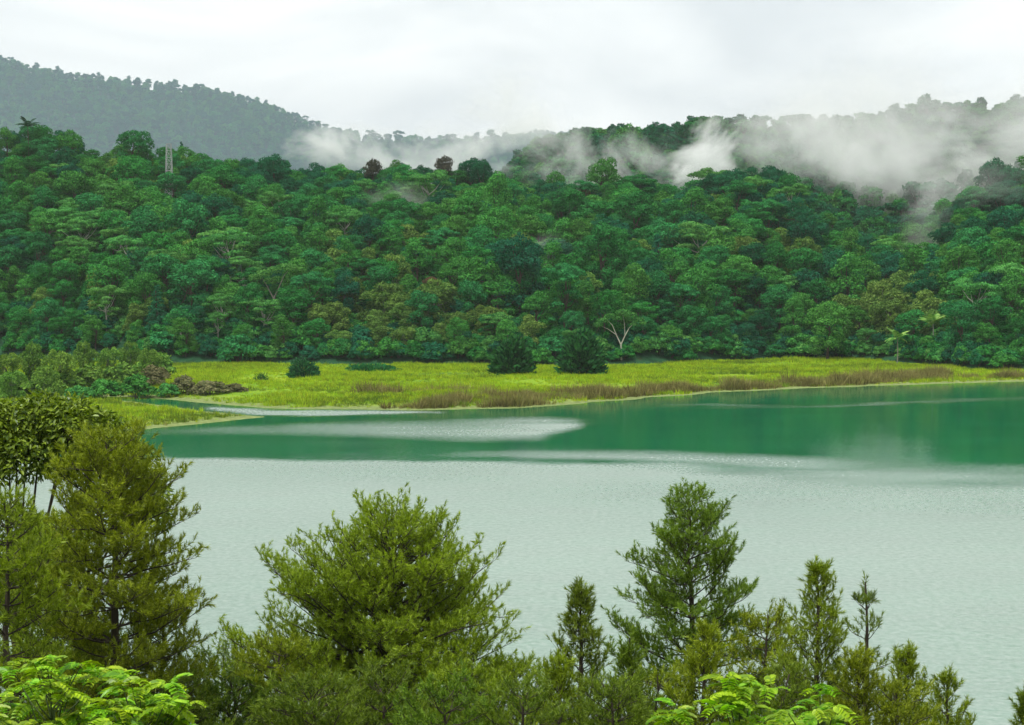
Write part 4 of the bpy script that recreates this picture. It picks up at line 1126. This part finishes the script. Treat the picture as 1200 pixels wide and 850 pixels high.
# ------------------------------------------------------------------ broadleaf tree behind the tall pine
def broadleaf(name, D, lobes, label, seed, mat='broad', size=.165, dens=520):
    r = np.random.default_rng(seed)
    C = np.array([at_y(x, y, D + dy) for x, y, dy, _ in lobes]); R = np.array([q * D / F for *_, q in lobes])
    bx = at_y(10, 700, D)[0]; zb = float(bank_z(np.array([bx]), np.array([D]))[0])
    e = empty(name, (bx, D, zb))
    O = np.array([bx, D, zb]); C = C - O
    tb = MB()
    tb.tube([(0, 0, -.4), (.05, 0, 2.5), (.2, .1, 5.0), (.1, .1, 6.6)], [.17, .14, .10, .06], 7)
    for c in C:
        s0 = np.array([.12, .05, min(c[2] - .8, r.uniform(3.6, 6.2))])
        tb.tube([s0, s0 * .45 + c * .55 + [0, 0, -.25], c], [.055, .04, .018], 5)
        for _ in range(7):
            q = c + unit(r.normal(size=3)) * .55
            tb.tube([c * .9 + s0 * .1, q], [.016, .006], 3)
    tb.build('trunk', M['pinebark'], e, smooth=True)
    V = []
    for c, rad in zip(C, R):
        n = int(dens * rad * rad * 4)
        d = unit(r.normal(size=(n, 3)) + [0, 0, .25]); p = c + d * (rad * (.45 + .6 * r.random(n) ** .6))[:, None] * [1, 1, .85]
        td = unit(d * [1, 1, .4] + [0, 0, -.35] + .6 * r.normal(size=(n, 3))); nrm = unit([0, 0, .9] + d * .6 + .5 * r.normal(size=(n, 3)))
        b = unit(np.cross(nrm, td)); up = np.cross(td, b)
        s = (size * r.uniform(.6, 1.2, n))[:, None]; wv = b * s * .23
        mid = p + td * s * .5
        for sg in (-1, 1):                  # a leaf is two folded halves
            V.append(np.stack([p, p + td * s * .3 + sg * wv + up * s * .06, p + td * s * .7 + sg * wv * .8 + up * s * .05, p + td * s * 1.02 - up * s * .1], 1))
    cb = MB(); cb.quads(np.concatenate(V)); cb.build('crown', M[mat], e)
    return tag(e, label, 'tree')
broadleaf('broadleaf_tree', 42, [(10, 510, 0, 40), (50, 490, .3, 36), (85, 498, 0, 38), (120, 512, .5, 34), (30, 535, -.4, 34), (70, 535, .4, 32), (-25, 500, 0, 45), (-20, 545, 0, 34), (150, 545, .5, 34), (165, 580, .6, 34),
                                 (20, 505, 1.0, 44), (110, 545, 1.0, 36), (175, 605, .4, 26), (120, 600, 1.0, 40), (60, 640, 1.2, 40), (10, 620, .8, 36)],
          'dark glossy broadleaf tree with a rounded top rising behind the tall pine', 3)

# ------------------------------------------------------------------ lime shrubs with feathery compound leaves
def compound_leaf(seed, L=.32):
    r = np.random.default_rng(seed)
    b = MB(); q = np.linspace(0, 1, 8)
    sp_ = np.column_stack([L * q * (1 - .08 * q), .02 * np.sin(q * 4 + seed), .16 * L * np.sin(q * 2.2) - .42 * L * q ** 2.2])
    b.tube(sp_, np.linspace(.005, .002, 8), 3)
    for i in range(7):
        u = .14 + .86 * i / 6
        p = np.array([np.interp(u, q, sp_[:, k]) for k in range(3)])
        ln = .19 * (1 - .5 * abs(u - .45)) * r.uniform(.88, 1.1) * L / .46
        for s in (-1, 1):
            dr = unit(np.array([.55, s * 1.0, -.22 + r.normal() * .10])); up = np.array([0, 0, 1.0]); wv = unit(np.cross(up, dr)) * ln * .33
            for sg in (-1, 1):
                b.quads(np.array([[p, p + dr * ln * .35 + sg * wv + up * .008, p + dr * ln * .75 + sg * wv * .75 + up * .004, p + dr * ln - up * .012]]))
    return b.build('leaf', M['lime'], link=False).data
LEAF = [compound_leaf(i) for i in range(4)]
def lime_shrub(name, pxl, row, D, wpx, hpx, n, label, seed):
    r = np.random.default_rng(seed)
    top = at_y(pxl, row, D)
    zb = float(bank_z(np.array([top[0]]), np.array([D]))[0])
    e = empty(name, (top[0], D, zb)); Ht = top[2] - zb
    R = wpx * D / F / 2; hc = hpx * D / F
    tb = MB(); tb.tube([(0, 0, -.3), (.05, 0, Ht * .4), (0, 0, Ht - hc * .6)], [.06, .045, .03], 6)
    k = 0
    while k < n:
        a, rr = r.uniform(0, 6.283), math.sqrt(r.random())
        lump = 1 + .22 * math.sin(3 * a + seed) * rr
        zt = Ht - hc * (rr ** 2.2) * .9 - r.random() ** 1.6 * hc * .55 - .05
        tip = np.array([R * rr * lump * math.cos(a), R * rr * lump * math.sin(a), zt])
        root = np.array([0, 0, max(.3, zt - .35 - .45 * R * rr)])
        tb.tube([root, (root + tip) / 2 + [0, 0, -.06], tip], [.014, .010, .005], 3)
        a1 = r.uniform(0, 6.283)
        for j in range(int(r.integers(3, 6))):
            az = a1 + j * 2.3 + r.normal() * .3
            child('leaf', LEAF[int(r.integers(0, 4))], e, tip + [0, 0, -.03 * j], (r.normal() * .2, float(r.uniform(-.55, .15)), az), float(r.uniform(.5, .95)))
            k += 1
    tb.build('stems', M['stem'], e)
    return tag(e, label, 'shrub')
lime_shrub('lime_shrub', 60, 762, 18.5, 240, 120, 290, 'bright lime shrub with fern-like leaves below the tall pine, the fuller one', 1)
lime_shrub('lime_shrub', 165, 785, 17.5, 190, 110, 200, 'bright lime shrub with fern-like leaves, its end leaves reaching over a dark low pine', 2)
lime_shrub('lime_shrub', 868, 782, 18.0, 230, 100, 150, 'lime shrub with fern-like leaves in front of the bushy young pine', 3)
lime_shrub('lime_shrub', 965, 800, 17.0, 150, 80, 90, 'smaller lime shrub with fern-like leaves before the feathery-tipped pines', 4)

# ------------------------------------------------------------------ mist, steam and haze
def mist_mat(name, dens, scale, cut, seed, stretch=(1, .3, 1), soft=0.35, edge=1.0):
    m, t, o = new_mat(name)
    p = N(t, 'ShaderNodeTexCoord').outputs['Object']
    ln = N(t, 'ShaderNodeVectorMath', {0: p}, operation='LENGTH').outputs['Value']
    fall = math_(t, 'SUBTRACT', 1.0, math_(t, 'POWER', ln, 1.6), True)
    v = N(t, 'ShaderNodeMapping', {'Vector': N(t, 'ShaderNodeNewGeometry').outputs['Position'], 'Scale': stretch, 'Location': (seed * 37.0, seed * 11.0, seed * 5.0)}).outputs[0]
    n = N(t, 'ShaderNodeTexNoise', {'Vector': v, 'Scale': scale, 'Detail': 7.0, 'Roughness': 0.68, 'Distortion': 0.35}).outputs['Fac']
    n = math_(t, 'ADD', math_(t, 'MULTIPLY', math_(t, 'SUBTRACT', n, 0.5), 1.9), 0.5)
    q = math_(t, 'SUBTRACT', math_(t, 'ADD', n, math_(t, 'MULTIPLY', fall, 0.38 * edge)), cut)
    q = math_(t, 'MULTIPLY', math_(t, 'DIVIDE', q, soft, True), fall)
    pv = N(t, 'ShaderNodeVolumePrincipled', {'Color': (0.97, 0.985, 0.985, 1), 'Density': math_(t, 'MULTIPLY', q, dens), 'Anisotropy': 0.15})
    t.links.new(pv.outputs[0], o.inputs['Volume'])
    return m
def ico(sub=4):
    import bmesh
    bm = bmesh.new(); bmesh.ops.create_icosphere(bm, subdivisions=sub, radius=1.0)
    me = bpy.data.meshes.new('mist'); bm.to_mesh(me); bm.free()
    return me
def mist(name, pxl, row, Y, wpx, hpx, depth, dens, label, scale=.03, cut=.62, rot=0.0, seed=1, soft=.2, stretch=(1, .3, 1.25)):
    me = ico(); me.materials.append(mist_mat(name, dens, scale, cut, seed, stretch, soft))
    o = bpy.data.objects.new(name, me); COL.objects.link(o)
    c = at_y(pxl, row, Y); k = Y / F
    o.location = [float(v) for v in c]; o.scale = (wpx * k / 2, depth / 2, hpx * k / 2); o.rotation_euler = (0, rot, 0)
    return tag(o, label, 'mist', None, 'stuff')
mist('mist', 390, 170, 700, 190, 64, 26, .16, 'white mist puff at the foot of the distant hill', .036, .60, 0, 1, .5)
mist('mist', 520, 184, 720, 360, 100, 40, .10, 'low white mist bank behind the skyline trees', .026, .56, 0, 2, .5)
mist('mist', 606, 150, 690, 190, 180, 30, .10, 'white steam plume rising from the skyline mist', .030, .58, 0, 3, .6)
mist('mist', 710, 188, 680, 330, 110, 30, .10, 'mist trailing along the foot of the back ridge', .030, .60, .1, 4, .5)
mist('mist', 834, 176, 650, 110, 130, 26, .26, 'bright dense steam puff above the dark ridge tree', .042, .64, .3, 5, .5)
mist('mist', 800, 206, 640, 46, 44, 18, .40, 'small dense white steam puff at the ridge line', .07, .62, 0, 6, .5)
mist('mist', 1120, 165, 800, 600, 300, 40, .12, 'broad grey mist veil over the back ridge', .015, .44, 0, 7, .9)
mist('mist', 1055, 204, 640, 300, 150, 28, .10, 'mist lying in the gap beside the pale roofed building', .026, .60, .45, 8, .5)
mist('mist', 1175, 165, 630, 290, 130, 28, .11, 'mist band climbing diagonally from the gap', .026, .60, -.5, 9, .5)
mist('mist', 940, 165, 720, 320, 140, 30, .08, 'thin mist over the ridge beside the steam puff', .026, .58, 0, 10, .5)
mist('mist', 622, 312, 455, 120, 90, 16, .09, 'faint smoke wisp hanging in front of the slope', .045, .60, -.5, 11, .5)
mist('mist', 470, 245, 520, 120, 90, 16, .05, 'very faint smoke wisp below the plum-brown skyline trees', .045, .60, .6, 12, .5)
mist('mist', 1125, 255, 520, 260, 130, 20, .042, 'faint smoke drifting over trees below the gap', .034, .60, -.6, 13, .5)
m, t, o = new_mat('added_haze_air')  # extra haze slab, added to pale and blue the distant hill alone
t.links.new(N(t, 'ShaderNodeVolumePrincipled', {'Color': (0.70, 0.85, 1.0, 1), 'Density': 0.0023}).outputs[0], o.inputs['Volume'])
vb = MB(); vb.box((-120, 1240, 140), (640, 70, 170))
tag(vb.build('added_haze', m), 'thin blue-grey added haze slab in front of the distant hill', 'mist', None, 'stuff')

m, t, o = new_mat('haze_air')
t.links.new(N(t, 'ShaderNodeVolumePrincipled', {'Color': (0.90, 0.955, 1.0, 1), 'Density': 0.00005, 'Anisotropy': 0.0}).outputs[0], o.inputs['Volume'])
hb = MB(); hb.box((0, 0, 175), (2750, 2750, 180.5))
tag(hb.build('haze', m), 'thin pale haze in the air over the lake', 'haze', None, 'stuff')
